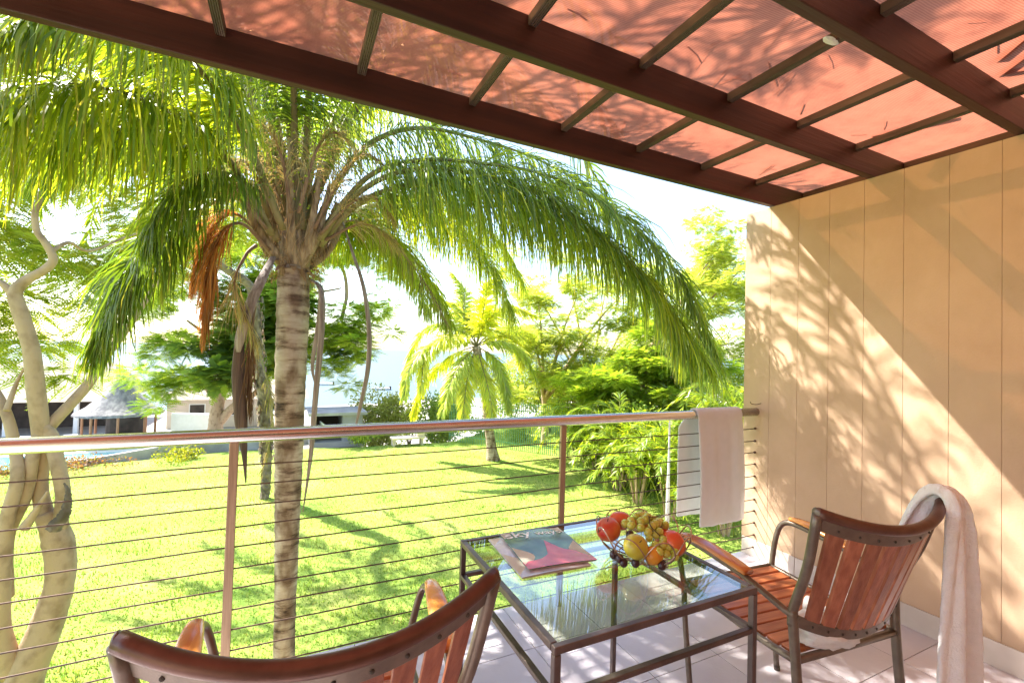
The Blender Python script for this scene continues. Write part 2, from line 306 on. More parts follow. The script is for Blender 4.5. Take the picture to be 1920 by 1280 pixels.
# turf blades in view
n = 150000
gy = 4.5+16.8*RNG.random(n)**1.5; gx = -.5+gy*.42+(RNG.random(n)-.5)*(gy*1.9+3)
k = (gy < 21.2) & (gx > -12) & (gx < 14); gx, gy = gx[k], gy[k]; n = len(gx)
h = RNG.uniform(.02, .055, n)*(1+.9*(np.sin(gx*2.3+np.sin(gy*1.7)*2)*np.sin(gy*2.9+gx) > .35)); a = RNG.random(n)*6.283; wd = RNG.uniform(.006, .014, n); lx, ly = RNG.normal(0, .022, n), RNG.normal(0, .022, n)
dx, dy = np.cos(a)*wd, np.sin(a)*wd; z0 = np.full(n, LAWN-.002)
V = np.stack([np.stack([gx-dx, gy-dy, z0], 1), np.stack([gx+dx, gy+dy, z0], 1), np.stack([gx+lx, gy+ly, z0+h], 1)], 1).reshape(-1, 3)
b = RNG.random((n, 1)); c = np.array((.16, .31, .05))*(1-b)+np.array((.38, .44, .11))*b; c *= RNG.uniform(.6, 1.3, (n, 1)); pt = (np.sin(gx*.9+2*np.sin(gy*.6))+np.sin(gy*1.3+gx*.5)+RNG.normal(0, .5, n))[:, None]; c = np.where(pt > 1.25, c*np.array((1.25, 1.0, 1.3)), c); c = np.where(RNG.random((n, 1)) < .03, np.array((.40, .28, .13)), c)
tag(npmesh('grass', V, np.arange(3*n).reshape(n, 3), M['grass'], col=np.repeat(c, 3, 0)), 'short bright green turf covering the garden lawn', 'grass', kind='stuff')

# ------------------------------------------------------------------ balcony floor
DX0, DX1, DY0, DY1 = -3.4, 3.226, -1.6, 2.45
fl = tag(build('balcony_floor', [box(DX0, DX1, DY0, DY1, -.26, -.006)], M['grout']), kind='structure')
TP = .415; tb = box(-TP/2+.002, TP/2-.002, -TP/2+.002, TP/2-.002, -.006, 0)
base = None
gxs = [1.173+TP*i for i in range(-11, 6)]; gys = [2.06+TP*j for j in range(-9, 2)]
for x0 in gxs:
    for y0 in gys:
        x1, y1 = min(x0+TP, DX1), min(y0+TP, DY1); xa, ya = max(x0, DX0), max(y0, DY0)
        if x1-xa < .02 or y1-ya < .02: continue
        if x1-xa < TP-.01 or y1-ya < TP-.01:
            t = build('tile', [box(xa+.002, x1-.002, ya+.002, y1-.002, -.006, 0)], M['tile'], fl, world=False)
        else:
            if base is None: base = build('tile', [tb], M['tile'], fl, world=False); t = base
            else: t = link('tile', base.data, fl)
            t.location = (x0+TP/2, y0+TP/2, 0)
# the storey below the balcony
tag(build('balcony_support_wall', [box(DX0, 3.22, -1.6, 2.0, LAWN, -.262)], M['cream']), 'cream wall of the floor below carrying the balcony', 'wall')

# ------------------------------------------------------------------ side wall of vertical boards
XW = 3.229; ZT = 2.655
wl = thing('partition_wall', 'peach partition wall of wide vertical boards at right end of balcony', 'wall', (XW, 0, 0))
build('wall_core', [box(XW+.004, XW+.2, -1.6, 2.447, LAWN, ZT-.004)], M['wall'], wl)
edges = [2.45, 2.237]+[2.03-.207*i for i in range(18)]
for a, b in zip(edges[:-1], edges[1:]):
    build('panel', [box(XW, XW+.0035, max(b, -1.6)+.0008, a-.0008, .001, ZT)], M['wall'], wl, bevel=.0008)
for i in range(10):
    a = 2.44-.415*i
    build('skirting_tile', [box(XW-.010, XW-.001, max(a-.413, -1.6), a-.002, .001, .128)], M['skirt'], wl, bevel=.001)
hk = build('wall_hook', [stube([(XW+.004, 2.30, 1.17), (XW-.04, 2.31, 1.16), (XW-.07, 2.33, 1.165), (XW-.075, 2.335, 1.18)], .0025, 6, 10)], M['cable']); tag(hk, 'small bent wire hook in the peach wall just above the handrail', 'hook')

# house wall behind the viewer
hw = thing('house_wall', 'cream house wall with dark sliding door behind the balcony', 'wall', (0, -1.6, 0))
build('wall', [box(-3.4, -1.4, -1.75, -1.602, 0, 2.9), box(1.4, 3.42, -1.75, -1.602, 0, 2.9), box(-1.4, 1.4, -1.75, -1.602, 2.2, 2.9)], M['cream'], hw)
build('door_frame', [box(-1.4, -1.34, -1.72, -1.61, 0, 2.2), box(1.34, 1.4, -1.72, -1.61, 0, 2.2), box(-.03, .03, -1.72, -1.61, 0, 2.14), box(-1.34, 1.34, -1.72, -1.61, 2.14, 2.2)], M['frame'], hw)
build('pane', [box(-1.34, -.03, -1.68, -1.67, 0, 2.14), box(.03, 1.34, -1.68, -1.67, 0, 2.14)], M['dark'], hw)

# ------------------------------------------------------------------ pergola
pg = thing('pergola', 'dark red timber pergola roofed with orange shade net', 'pergola', (0, 2.24, 2.67))
BY = [2.262-.655*i for i in range(7)]
for y in BY:
    if y < -1.55: continue
    build('beam', [box(-3.4, 5.6, y-.045, y, 2.66, 2.82)], M['beam'], pg, bevel=.004)
bx = [5.254-.556*i for i in range(16)]
for y0, y1 in zip(BY[:-1], BY[1:]):
    for x in bx:
        jy = random.uniform(-.004, .004)
        build('batten', [box(x-.019+jy, x+.019+jy, max(y1, -1.58)+.001, y0-.046, 2.776, 2.816)], M['batten'], pg, bevel=.003)
gx = np.linspace(-3.4, 5.6, 120); gy = np.linspace(-1.58, 2.262, 90); X, Y = np.meshgrid(gx, gy)
sagy = np.abs(np.sin(math.pi*(Y-2.262)/.655))*.012; sagx = np.abs(np.sin(math.pi*(X-3.03)/.556))
Z = 2.835-sagy*sagx+.002*np.sin(X*9+Y*4); nx = 120; I, J = np.meshgrid(np.arange(89), np.arange(119), indexing='ij'); q = (I*nx+J).ravel()
npmesh('shade_cloth', np.stack([X.ravel(), Y.ravel(), Z.ravel()], 1), np.stack([q, q+1, q+1+nx, q+nx], 1), M['cloth'], pg, smooth=True)
def cb(a, b, ww=.02, z=2.845):            # narrow orange red strips laid over the net
    a = np.array(a); b = np.array(b); return sweep([(*a, z), (*((a+b)/2), z), (*b, z)], [(-ww, -.001), (ww, -.001), (ww, .001), (-ww, .001)], (-(b-a)[1], (b-a)[0], 0))
stripm = mat('strip_orange', (.42, .09, .04), (.5, .12, .05), .8)
for a, b in [((2.90, .88), (3.22, .52)), ((2.2, .27), (2.75, .86)), ((3.06, 1.50), (3.2, 1.16)), ((2.46, .42), (2.9, .9))]: build('net_strip', [cb(a, b)], stripm, pg)
# dry twigs lying on the net
tw = mat('dry_twig', (.16, .05, .02), (.25, .09, .04), .8)
spots = [(x, y) for x, y in [(1.55, 1.45), (1.75, 1.2), (1.88, 1.48), (1.85, 1.5), (1.8, 1.52), (1.92, 1.45), (1.95, 1.42), (1.98, 1.38), (2.0, 1.3), (1.62, 1.05), (2.1, 1.4), (1.45, 1.1), (1.6, 1.3), (2.4, 1.5), (2.25, .95), (1.36, 1.5), (2.62, .62), (2.1, 1.2), (1.66, 2.15), (1.7, 2.1), (1.74, 2.17), (1.8, 2.05), (2.7, .7), (3.0, .5), (2.2, 2.1)]]
spots += [(random.uniform(.2, 3.1), random.choice([1.5, .86, 1.52, .88, 2.14])-abs(random.gauss(0, .06))) for _ in range(22)]
for i, (x, y) in enumerate(spots):
    a = random.uniform(-1.2, 1.2)+(1.2 if i % 3 == 0 else 0); L_ = random.uniform(.03, .11); c_, s_ = math.cos(a), math.sin(a); bend = random.uniform(-.004, .004)
    o = build('twig', [tube([(x-c_*L_, y-s_*L_, 2.838), (x-s_*bend, y+c_*bend, 2.842), (x+c_*L_, y+s_*L_, 2.838)], random.uniform(.0015, .0035), 5)], tw)
    tag(o, 'thin dry twig lying on the orange shade net', 'twig', 'dry twigs on the shade net')
V, F = ball((0, 0, 0), 1, .042, .016, .006, 16); V = [(p[0]*(1+random.uniform(-.25, .25))+onz(1558, 78, 2.77)[0], p[1]*(1+random.uniform(-.3, .3))+onz(1558, 78, 2.77)[1], p[2]+2.772) for p in V]
tag(build('white_rag', [(V, F)], M['terry']), 'scrap of white rag stuck under a batten beside the third beam', 'rag')

# ------------------------------------------------------------------ railing
YR = 2.342
rl = thing('balcony_railing', 'steel balcony railing with round handrail and eleven horizontal cables', 'railing', (0, YR, 0))
build('handrail', [tube([(x, YR, 1.10) for x in np.linspace(-3.4, XW+.001, 12)], .0315, 20)], M['rail'], rl, smooth=True)
for x in (-3.3, -1.91, -.21, 1.492):
    build('post', [box(x-.018, x+.018, YR-.010, YR+.010, .0, 1.075)], M['post'], rl, bevel=.002)
for i in range(11):
    z = .970-.0893*i; rr = random.Random(i); dz = [rr.uniform(-.0035, .0035) for _ in range(14)]
    P = [(x, YR, z-.004*abs(math.sin(math.pi*(x+.21)/1.7))+dz[k]) for k, x in enumerate(np.linspace(-3.4, XW-.002, 14))]
    build('cable', [tube(P, .0033, 6)], M['cable'], rl, smooth=True)
    build('cable_anchor', [ball((XW-.006, YR, z+dz[-1]), .0095, 1, 1, 1, 10)], M['cable'], rl, smooth=True)
tag(build('garden_pole', [tube([(2.62, 2.62, LAWN), (2.60, 2.6, .3), (2.585, 2.58, .75), (2.58, 2.575, 1.05)], [.017, .016, .012, .006, .006], 8)], M['white'], smooth=True), 'thin pale pole standing just outside the railing beside the hanging towel', 'pole')

# towel over the handrail
def sheet(name, rows, cols, fn, mt, thick=.012, sub=1, parent=None):
    V = []; F = []
    for i in range(rows):
        for j in range(cols): V.append(tuple(fn(i/(rows-1), j/(cols-1))))
    for i in range(rows-1):
        for j in range(cols-1): a = i*cols+j; F.append((a, a+1, a+cols+1, a+cols))
    o = build(name, [(V, F)], mt, parent, smooth=True)
    s = o.modifiers.new('thick', 'SOLIDIFY'); s.thickness = thick; s.offset = 0
    if sub: b = o.modifiers.new('sub', 'SUBSURF'); b.levels = sub; b.render_levels = sub
    return o
def rail_towel(u, v):
    x = 2.565+.455*v; zc = 1.10; r = .043
    Lf, Lb = .775, .72; arc = math.pi*r; s = u*(Lf+arc+Lb)
    wob = .006*math.sin(v*9)+.004*math.sin(v*23+1)
    if s < Lf: d = Lf-s; y = YR-r-wob*min(1, d*4)-.012*math.sin(math.pi*d/.8); z = zc-d; x += .03*d*math.sin(3*d)+.02*d-.01*d*(1-v); z -= .012*math.sin(v*3.1)*(d/Lf)
    elif s < Lf+arc: a = (s-Lf)/r; y = YR-r*math.cos(a); z = zc+r*math.sin(a)
    else: d = s-Lf-arc; y = YR+r+wob*min(1, d*4); z = zc-d; x += -.09*min(1, d*12)+.0*d; 
    return x, y, z
t = sheet('hanging_towel', 60, 24, rail_towel, M['towelr'], .012); tag(t, 'white waffle towel folded over the handrail next to the peach wall', 'towel')

# ------------------------------------------------------------------ table
TX0, TX1, TY0, TY1, TZ = .640, 1.428, 1.018, 1.752, .742
tb = thing('glass_table', 'square iron framed table with clear greenish glass top', 'table', ((TX0+TX1)/2, (TY0+TY1)/2, 0))
s = .021
for x in (TX0, TX1-s):
    for y in (TY0, TY1-s): build('leg', [box(x, x+s, y, y+s, 0, TZ-s-.001)], M['iron'], tb, bevel=.003)
for z0, nm in ((TZ-s, 'top_rail'), (.595, 'lower_rail')):
    z1 = z0+s*(1 if nm == 'top_rail' else .8)
    e = 0 if nm == 'top_rail' else s+.001
    build(nm, [box(TX0+e, TX1-e, TY0, TY0+s, z0, z1)], M['iron'], tb, bevel=.003)
    build(nm, [box(TX0+e, TX1-e, TY1-s, TY1, z0, z1)], M['iron'], tb, bevel=.003)
    build(nm, [box(TX0, TX0+s, TY0+s+.001, TY1-s-.001, z0, z1)], M['iron'], tb, bevel=.003)
    build(nm, [box(TX1-s, TX1, TY0+s+.001, TY1-s-.001, z0, z1)], M['iron'], tb, bevel=.003)
build('glass_top', [box(TX0+s+.002, TX1-s-.002, TY0+s+.002, TY1-s-.002, TZ-.011, TZ-.003)], M['glass'], tb)
build('glass_ledge', [box(TX0+s+.001, TX1-s-.001, TY0+s+.001, TY0+s+.008, TZ-.018, TZ-.0115), box(TX0+s+.001, TX1-s-.001, TY1-s-.008, TY1-s-.001, TZ-.018, TZ-.0115), box(TX0+s+.001, TX0+s+.008, TY0+s+.009, TY1-s-.009, TZ-.018, TZ-.0115), box(TX1-s-.008, TX1-s-.001, TY0+s+.009, TY1-s-.009, TZ-.018, TZ-.0115)], M['dark'], tb)
TG = TZ-.003

# ------------------------------------------------------------------ magazines
def magazine(name, label, c, rz, wdt, hgt, z0, th, cover, pages, curl=.004):
    t = thing(name, label, 'magazine', (*c, z0), rz)
    V = []; F = []; nx, ny = 14, 16
    def top(x, y): return th+curl*math.cos(x/wdt*3.0)*1.0+.0015*math.sin(y*25)-curl*.5
    for j in range(ny):
        for i in range(nx):
            x = -wdt/2+wdt*i/(nx-1); y = -hgt/2+hgt*j/(ny-1); V.append((x, y, top(x, y)))
    for j in range(ny-1):
        for i in range(nx-1): a = j*nx+i; F.append((a, a+1, a+nx+1, a+nx))
    o = build('cover', [(V, F)], cover, t, world=False); md = o.modifiers.new('s', 'SOLIDIFY'); md.thickness = .0006
    for k in range(3):
        q = .0006*k; zt = th*(k+1)/3.2
        build('pages', [box(-wdt/2+.002+q, wdt/2-.003-q*2, -hgt/2+.002+q, hgt/2-.002, th*k/3.2, zt-.0004)], pages, t, world=False)
    return t, top
paper = mat('magazine_pages', (.48, .46, .38), (.66, .64, .56), .7, scale=4, stretch=(1, 1, 220))
def covermat():
    m = bpy.data.materials.new('green_magazine_print'); m.use_nodes = True; nt = m.node_tree; L = nt.links.new; p = nt.nodes['Principled BSDF']; p.inputs['Roughness'].default_value = .22; p.inputs['Coat Weight'].default_value = .15
    tc = N(nt, 'ShaderNodeTexCoord'); n = N(nt, 'ShaderNodeTexNoise', Scale=9, Detail=2); L(tc.outputs['Object'], n.inputs['Vector'])
    cr = ramp(nt, [(.38, (.035, .11, .06)), (.54, (.07, .17, .09)), (.72, (.16, .30, .11))]); L(n.outputs[0], cr.inputs[0]); L(cr.outputs[0], p.inputs['Base Color']); return m
pink = mat('pink_magazine_print', (.52, .035, .06), (.62, .10, .12), .25, scale=14, coat=.15)
whitep = mat('white_print', (.85, .85, .85), (.88, .88, .88), .3)
cream2 = mat('pale_magazine_print', (.42, .44, .54), (.74, .75, .78), .25, scale=16, coat=.15)
t2, _ = magazine('magazine', 'pale covered magazine partly under the green one on the table', (.873, 1.535), R(-3), .275, .335, TG, .006, cream2, paper)
t1, top = magazine('magazine', 'green and pink cover travel magazine headed skyways on top of the pale one', (.918, 1.548), R(-6), .272, .325, TG+.0095, .005, covermat(), paper)
def patch(name, outline, mt, dz, par):      # flat print following the cover
    o = build(name, [([(x, y, top(x, y)+dz) for x, y in outline], [tuple(range(len(outline)))])], mt, par, world=False); return o
def grid_patch(name, fn_hi, y0, x0, x1, mt, dz, par, n=24, m=10):
    V = []; F = []
    for i in range(n+1):
        x = x0+(x1-x0)*i/n
        for j in range(m+1): y = y0+(fn_hi(x)-y0)*j/m; V.append((x, y, top(x, y)+dz))
    for i in range(n):
        for j in range(m): a = i*(m+1)+j; F.append((a, a+m+1, a+m+2, a+1))
    return build(name, [(V, F)], mt, par, world=False)
grid_patch('printed_petal', lambda x: np.interp(x, [-.136, -.06, -.02, .0, .01, .05, .136], [-.105, -.10, -.07, .0, .045, -.04, -.09]), -.1620, -.1355, .1355, pink, .0009, t1)
def text(name, s, size, x, y, mt, par, dz=.0012, bold=0):
    c = bpy.data.curves.new(name, 'FONT'); c.body = s; c.size = size; c.offset = bold; c.resolution_u = 4
    to = bpy.data.objects.new('tmp', c); COL.objects.link(to); bpy.context.view_layer.update()
    me = bpy.data.meshes.new_from_object(to.evaluated_get(bpy.context.evaluated_depsgraph_get())); bpy.data.objects.remove(to)
    for v in me.vertices: v.co.x += x; v.co.y += y; v.co.z = top(v.co.x, v.co.y)+dz
    me.materials.clear(); me.materials.append(mt); me.name = name; return link(name, me, par)
text('title_lettering', 'sky', .085, -.125, .100, whitep, t1, bold=.0012)
text('title_lettering', 'ways', .058, .004, .100, whitep, t1, bold=.0004)

# ------------------------------------------------------------------ fruit bowl
BC = np.array((1.222, 1.345)); z0 = TG
fb = thing('wire_fruit_bowl', 'round copper wire fruit bowl made of looping petals on the glass table', 'bowl', (*BC, z0))
def bowlpt(a, u, lift=0):                  # u 0 base .. 1 rim
    r = .055+.118*math.sin(u*math.pi/2)**.9; return np.array((BC[0]+math.cos(a)*r, BC[1]+math.sin(a)*r, z0+.008+.105*(1-math.cos(u*math.pi/2))+lift))
for k in range(9):
    a0 = 2*math.pi*k/9+.2; P = []
    for u in np.linspace(-1, 1, 19):
        h_ = (1-abs(u)**2.2); P.append(bowlpt(a0+u*.52, .02+.98*h_**.75, .014*h_))
    build('wire_loop', [tube(P, .0026, 6)], M['wire'], fb, smooth=True)
for rr, zz in ((.056, .004), (.085, .014)):
    build('base_ring', [tube([(BC[0]+rr*math.cos(a), BC[1]+rr*math.sin(a), z0+zz) for a in np.linspace(0, 2*math.pi, 33)], .0024, 6)], M['wire'], fb, smooth=True)
def fruitmat(name, a, b, sc=14, rough=.3, tr=0): 
    m = mat(name, a, b, rough, scale=sc, coat=.3); p = m.node_tree.nodes['Principled BSDF']; p.inputs['Subsurface Weight'].default_value = .15; p.inputs['Subsurface Radius'].default_value = (.01, .006, .003); return m
ra = fruitmat('red_apple_skin', (.50, .012, .018), (.62, .16, .03)); rp = fruitmat('orange_red_skin', (.66, .06, .02), (.72, .16, .04), 8); ga = fruitmat('green_apple_skin', (.48, .42, .03), (.58, .50, .06), 20)
gg = fruitmat('green_grape_skin', (.44, .54, .07), (.60, .56, .10), 12, .22); dg = fruitmat('dark_grape_skin', (.02, .008, .012), (.05, .015, .02), 20, .3); og = fruitmat('orange_skin', (.72, .30, .02), (.76, .36, .03), 40, .4)
stem = mat('fruit_stem', (.07, .04, .02), (.12, .08, .03), .8)
def fruit(name, label, cat, c, r, mt, sz=.9, dent=.15, tilt=(0, 0)):
    t = thing(name, label, cat, c); b = build('flesh', [ball((0, 0, 0), r, 1, 1, sz, 24, dent)], mt, t, smooth=True, world=False)
    build('stem', [tube([(0, 0, r*sz*.78), (.002, 0, r*sz*.98), (.005, .001, r*sz*1.12)], .0016, 6)], stem, t, world=False); t.rotation_euler = (tilt[0], tilt[1], 0); return t
def F3(x, y, z): return (BC[0]+x, BC[1]+y, z0+z)
fruit('apple', 'large glossy red apple at the left rim of the wire bowl', 'apple', F3(-.108, .068, .098), .047, ra, tilt=(.2, -.3))
fruit('apple', 'orange red apple at the back of the wire bowl behind the grapes', 'apple', F3(-.015, .115, .103), .043, rp, tilt=(-.2, 0))
fruit('apple', 'yellow green apple with hollow stem end at front left of bowl', 'apple', F3(-.078, -.052, .075), .045, ga, tilt=(.75, -.15))
fruit('apple', 'bright orange red apple at the front right of the wire bowl', 'apple', F3(.082, -.072, .070), .048, rp, .92, .08, (.3, .9))
fruit('apple', 'dark red apple low at the right side of the wire bowl', 'apple', F3(.115, .01, .060), .040, ra, .9, .1, (.2, .4))
fruit('orange', 'orange half hidden behind the green grapes at bowl centre back', 'orange', F3(.075, .085, .098), .040, og, .97, .03)
fruit('orange', 'small orange low in the bowl under the green apple', 'orange', F3(-.02, -.08, .045), .034, og, .97, .03)
gb = thing('grape_bunch', 'bunch of yellow green grapes heaped in the middle of the bowl', 'grapes', F3(0, 0, .05))
rg = random.Random(5)
GP = [(-.045, .012, .122), (-.018, -.012, .118), (-.028, .035, .132), (.005, .04, .14), (.03, .045, .143), (.02, .01, .138), (.045, .02, .14), (.065, .04, .135), (.085, .035, .125), (.10, .045, .118), (.115, .03, .112), (.05, -.012, .128), (.07, -.005, .122), (.03, -.02, .12), (.0, -.03, .108), (.02, -.045, .10), (-.012, -.05, .095), (.045, -.04, .105), (-.005, -.078, .082), (.018, -.085, .076), (.042, -.092, .07), (.035, -.068, .088), (.06, -.10, .058), (.02, -.10, .055), (-.01, -.10, .062), (.05, -.115, .045), (.095, .015, .115), (.12, .005, .105), (-.05, .04, .12), (.0, .012, .128)]
for p in GP:
    q = [p[i]+rg.uniform(-.003, .003) for i in range(3)]
    g = build('grape', [ball((0, 0, 0), .0150*rg.uniform(.88, 1.1), 1, 1, 1.06, 16)], gg, gb, smooth=True, world=False); g.location = (q[0], q[1], q[2]-.05); g.rotation_euler = (rg.uniform(-.8, .8), rg.uniform(-.8, .8), 0)
build('stalk', [stube([F3(.045, .03, .152), F3(.03, .0, .148), F3(.01, -.03, .13), F3(.02, -.07, .105)], .002, 6, 12), stube([F3(.03, .0, .148), F3(.07, .0, .145), F3(.11, .02, .13)], .0016, 6, 10)], stem, gb)
db = thing('grape_bunch', 'few dark purple grapes hanging low at the left side of the bowl', 'grapes', F3(-.12, -.02, .03))
for p in [(-.135, .0, .035), (-.128, -.025, .030), (-.118, -.035, .018), (-.085, -.06, .022), (-.01, -.112, .022), (.004, -.10, .018), (-.06, .0, .095)]:
    g = build('grape', [ball((0, 0, 0), .0155, 1, 1, 1.1, 12)], dg, db, smooth=True, world=False); g.location = (p[0]+.12, p[1]+.02, p[2]-.03)

# ------------------------------------------------------------------ chairs
def make_chair(label, loc, rz):
    t = thing('slatted_armchair', label, 'chair', (*loc, 0), rz, 'slatted armchairs at the glass table')
    K = dict(world=False)
    wt, zt, rt, cc, dip = .325, 1.016, .112, .085, .058
    wj, zj, rj, dj, cj = .275, .628, -.01, .060, .055
    def topc(u): return np.array((wt*u, -rt-cc*(1-u*u), zt-dip*(1-u*u)))
    def botc(u): return np.array((wj*u, -rj-cj*(1-u*u)-.012, zj-dj*(1-u*u)-.02))
    U = np.linspace(-1, 1, 33)
    up = lambda f: (topc(2*f-1)-botc(2*f-1))
    prof = [(.0175*math.cos(a), .0175*math.sin(a)) for a in np.linspace(0, 2*math.pi, 17)[:-1]]
    build('top_rail', [sweep([topc(u) for u in U], prof, up)], M['toprail'], t, smooth=True, **K)
    for u in (-1, 1):
        c_ = topc(u); build('rail_end_cap', [ball(tuple(c_+np.array((u*.002, 0, 0))), 0.0172, .5, 1, 1, 14)], M['frame'], t, smooth=True, **K)
    band = lambda c, o, h: [c(u)+(topc(u)-botc(u))/np.linalg.norm(topc(u)-botc(u))*o for u in U]
    pr = [(-.021, -.004), (.021, -.004), (.021, .004), (-.021, .004)]
    build('upper_band', [sweep(band(topc, -.038, 0), pr, up)], M['frame'], t, bevel=.0015, **K)
    build('lower_band', [sweep(band(botc, .0, 0), pr, up)], M['frame'], t, bevel=.0015, **K)
    ns = 9
    for i in range(ns):
        u0 = -1+.09+(2-.18)*(i+.5)/ns; hw_ = (2-.18)/ns/2*.76
        V = []
        for f in np.linspace(.0, 1, 5):
            for sd, th in ((-1, 0), (1, 0), (1, 1), (-1, 1)):
                u = u0+sd*hw_; a = botc(u); b = topc(u); e = (b-a)/np.linalg.norm(b-a)
                p = (a+e*.012)*(1-f)+(b-e*.052)*f; p = p+np.array((0, -.004+.012*th, 0)); V.append(p)
        F = [(k*4+j, k*4+(j+1) % 4, k*4+4+(j+1) % 4, k*4+4+j) for k in range(4) for j in range(4)]+[(3, 2, 1, 0), (16, 17, 18, 19)]
        build('back_slat', [(V, F)], M['slat'], t, bevel=.002, **K)
        for c, o_ in ((topc, -.042), (botc, .0)):
            a = c(u0); e = (topc(u0)-botc(u0)); e /= np.linalg.norm(e); p = a+e*o_+np.array((0, -.006, 0))
            build('rivet', [ball(tuple(p), .0048, 1, .5, 1, 8)], M['dark'], t, **K)
    for sx in (-1, 1):
        a = botc(sx); b = topc(sx)
        build('back_post', [stube([(sx*wj, -rj, zj-.045), (a[0], a[1]+.006, zj+.02), (a+b)/2+np.array((0, -.004, 0)), b-np.array((0, 0, .005))], .0155, 12, 16)], M['frame'], t, smooth=True, **K)
        build('rear_leg', [stube([(sx*wj, .008, zj+.01), (sx*(wj-.003), .006, .57), (sx*.268, 0, .47), (sx*.268, -.02, .25), (sx*.270, -.055, .0)], .0165, 12, 20)], M['frame'], t, smooth=True, **K)
        build('front_leg', [stube([(sx*.262, .50, 0), (sx*.268, .535, .30), (sx*.272, .545, .47), (sx*.298, .548, .60), (sx*.315, .535, .672), (sx*.322, .50, .700), (sx*.322, .44, .704), (sx*.316, .32, .695), (sx*.310, .18, .678), (sx*.300, .10, .655), (sx*.285, .03, .628), (sx*.276, .0, .62)], .0125, 12, 48)], M['frame'], t, smooth=True, **K)
        build('seat_rail', [stube([(sx*.268, -.005, .468), (sx*.270, .15, .462), (sx*.270, .40, .470), (sx*.268, .55, .475)], .0135, 10, 12)], M['frame'], t, smooth=True, **K)
        # armrest: a curved, rounded board
        V = []; pts = smoothpath([(sx*.306, .165, .698), (sx*.314, .26, .714), (sx*.323, .37, .726), (sx*.33, .46, .724), (sx*.332, .50, .716)], 18)
        for i, p in enumerate(pts):
            f = i/17; hw2 = .021+.012*math.sin(math.pi*min(1, f*1.05+.15)); 
            if f > .85: hw2 *= math.sqrt(max(.12, 1-((f-.85)/.155)**2))
            for k in range(12):
                a = 2*math.pi*k/12; q = lambda v: math.copysign(abs(v)**.7, v)
                V.append((p[0]+hw2*q(math.cos(a)), p[1], p[2]+.011*q(math.sin(a))))
        F = [(i*12+k, i*12+(k+1) % 12, (i+1)*12+(k+1) % 12, (i+1)*12+k) for i in range(17) for k in range(12)]+[tuple(range(12))[::-1], tuple(17*12+k for k in range(12))]
        build('armrest', [(V, F)], M['arm'], t, smooth=True, **K)
        build('leg_cap', [tube([(sx*.262, .4995, 0), (sx*.2625, .502, .02)], .0140, 12)], M['dark'], t, **K)
    for y, z in ((0.0, .468), (.55, .475)): build('cross_bar', [tube([(-.268, y, z), (0, y, z-.002), (.268, y, z)], .0135, 10)], M['frame'], t, smooth=True, **K)
    for i in range(9):
        y = .045+.0585*i; z = .470-.010*math.sin(math.pi*i/8)
        build('seat_slat', [box(-.252, .252, y-.0245, y+.0245, z, z+.014)], M['seatslat'], t, bevel=.003, **K)
    return t
CA = make_chair('slatted armchair with a towel over its back beside the peach wall', (1.871, .975), R(-5.4))
CB = make_chair('slatted armchair seen from behind at the bottom edge with empty seat', (.096, 1.041), R(-2.7))

# towel draped over the wall-side chair: from the seat over the rail end and down behind
def chairpt(p):
    c_, s_ = math.cos(R(-5.4)), math.sin(R(-5.4)); return np.array((1.871+c_*p[0]-s_*p[1], .975+s_*p[0]+c_*p[1], p[2]))
path = smoothpath([chairpt(p) for p in [(.03, .13, .515), (.06, .08, .53), (.12, .045, .545), (.20, .035, .60), (.255, -.018, .76), (.272, -.066, .92), (.282, -.098, .998), (.287, -.130, 1.034), (.291, -.163, 1.008), (.290, -.175, .93), (.275, -.185, .75), (.262, -.19, .5), (.255, -.195, .2), (.255, -.195, .09)]], 90)
wid = np.interp(np.linspace(0, 1, 90), [0, .1, .25, .4, .52, .6, .7, .85, 1], [.10, .10, .06, .04, .042, .052, .075, .10, .11])
def drape(u, v):
    i = u*89; a = min(int(i), 88); p = path[a]*(1-(i-a))+path[a+1]*(i-a); T = path[a+1]-path[a]; T /= np.linalg.norm(T)+1e-9
    s_ = np.array((math.cos(R(-5)), math.sin(R(-5)), 0)); nn = np.cross(T, s_); nn /= np.linalg.norm(nn)+1e-9
    wv = (v-.45)*wid[int(i)]
    fold = .024*math.sin(v*7.5+.8*math.sin(u*5))+.010*math.sin(v*19+u*9)
    if u < .22: fold += .018*math.sin(v*11+u*40)+.014*math.sin(u*60+v*5); 
    wob = .008*math.sin(u*13+v*2)
    return p+s_*(wv*2+wob)+nn*fold*(1 if u > .1 else 1)+np.array((0, 0, .018*math.sin(v*math.pi) if u < .22 else 0))
ct = sheet('draped_towel', 90, 22, drape, M['terry'], .014); tag(ct, 'white terry towel hanging over the back corner of the armchair beside the wall', 'towel')
tx = bpy.data.textures.new('terry_lumps', 'CLOUDS'); tx.noise_scale = .03
dm = ct.modifiers.new('lumps', 'DISPLACE'); dm.texture = tx; dm.strength = .007; dm.mid_level = .5
# crumpled end on the seat
V, F = ball((0, 0, 0), 1, 1, 1, 1, 40); nrm = []
for i, p in enumerate(V):
    v = Vector(p); 
    from mathutils import noise
    d = 1+.30*noise.noise(v*1.7)+.16*noise.noise(v*4+Vector((3, 1, 7)))+.07*noise.noise(v*9)
    q = chairpt((-.055+.15*v.x*d, .032+.076*v.y*d, .528+.058*v.z*d)); nrm.append(tuple(q))
tag(build('crumpled_towel', [(nrm, F)], M['terry'], smooth=True), 'crumpled white towel heaped on the seat of the wall side armchair', 'towel')

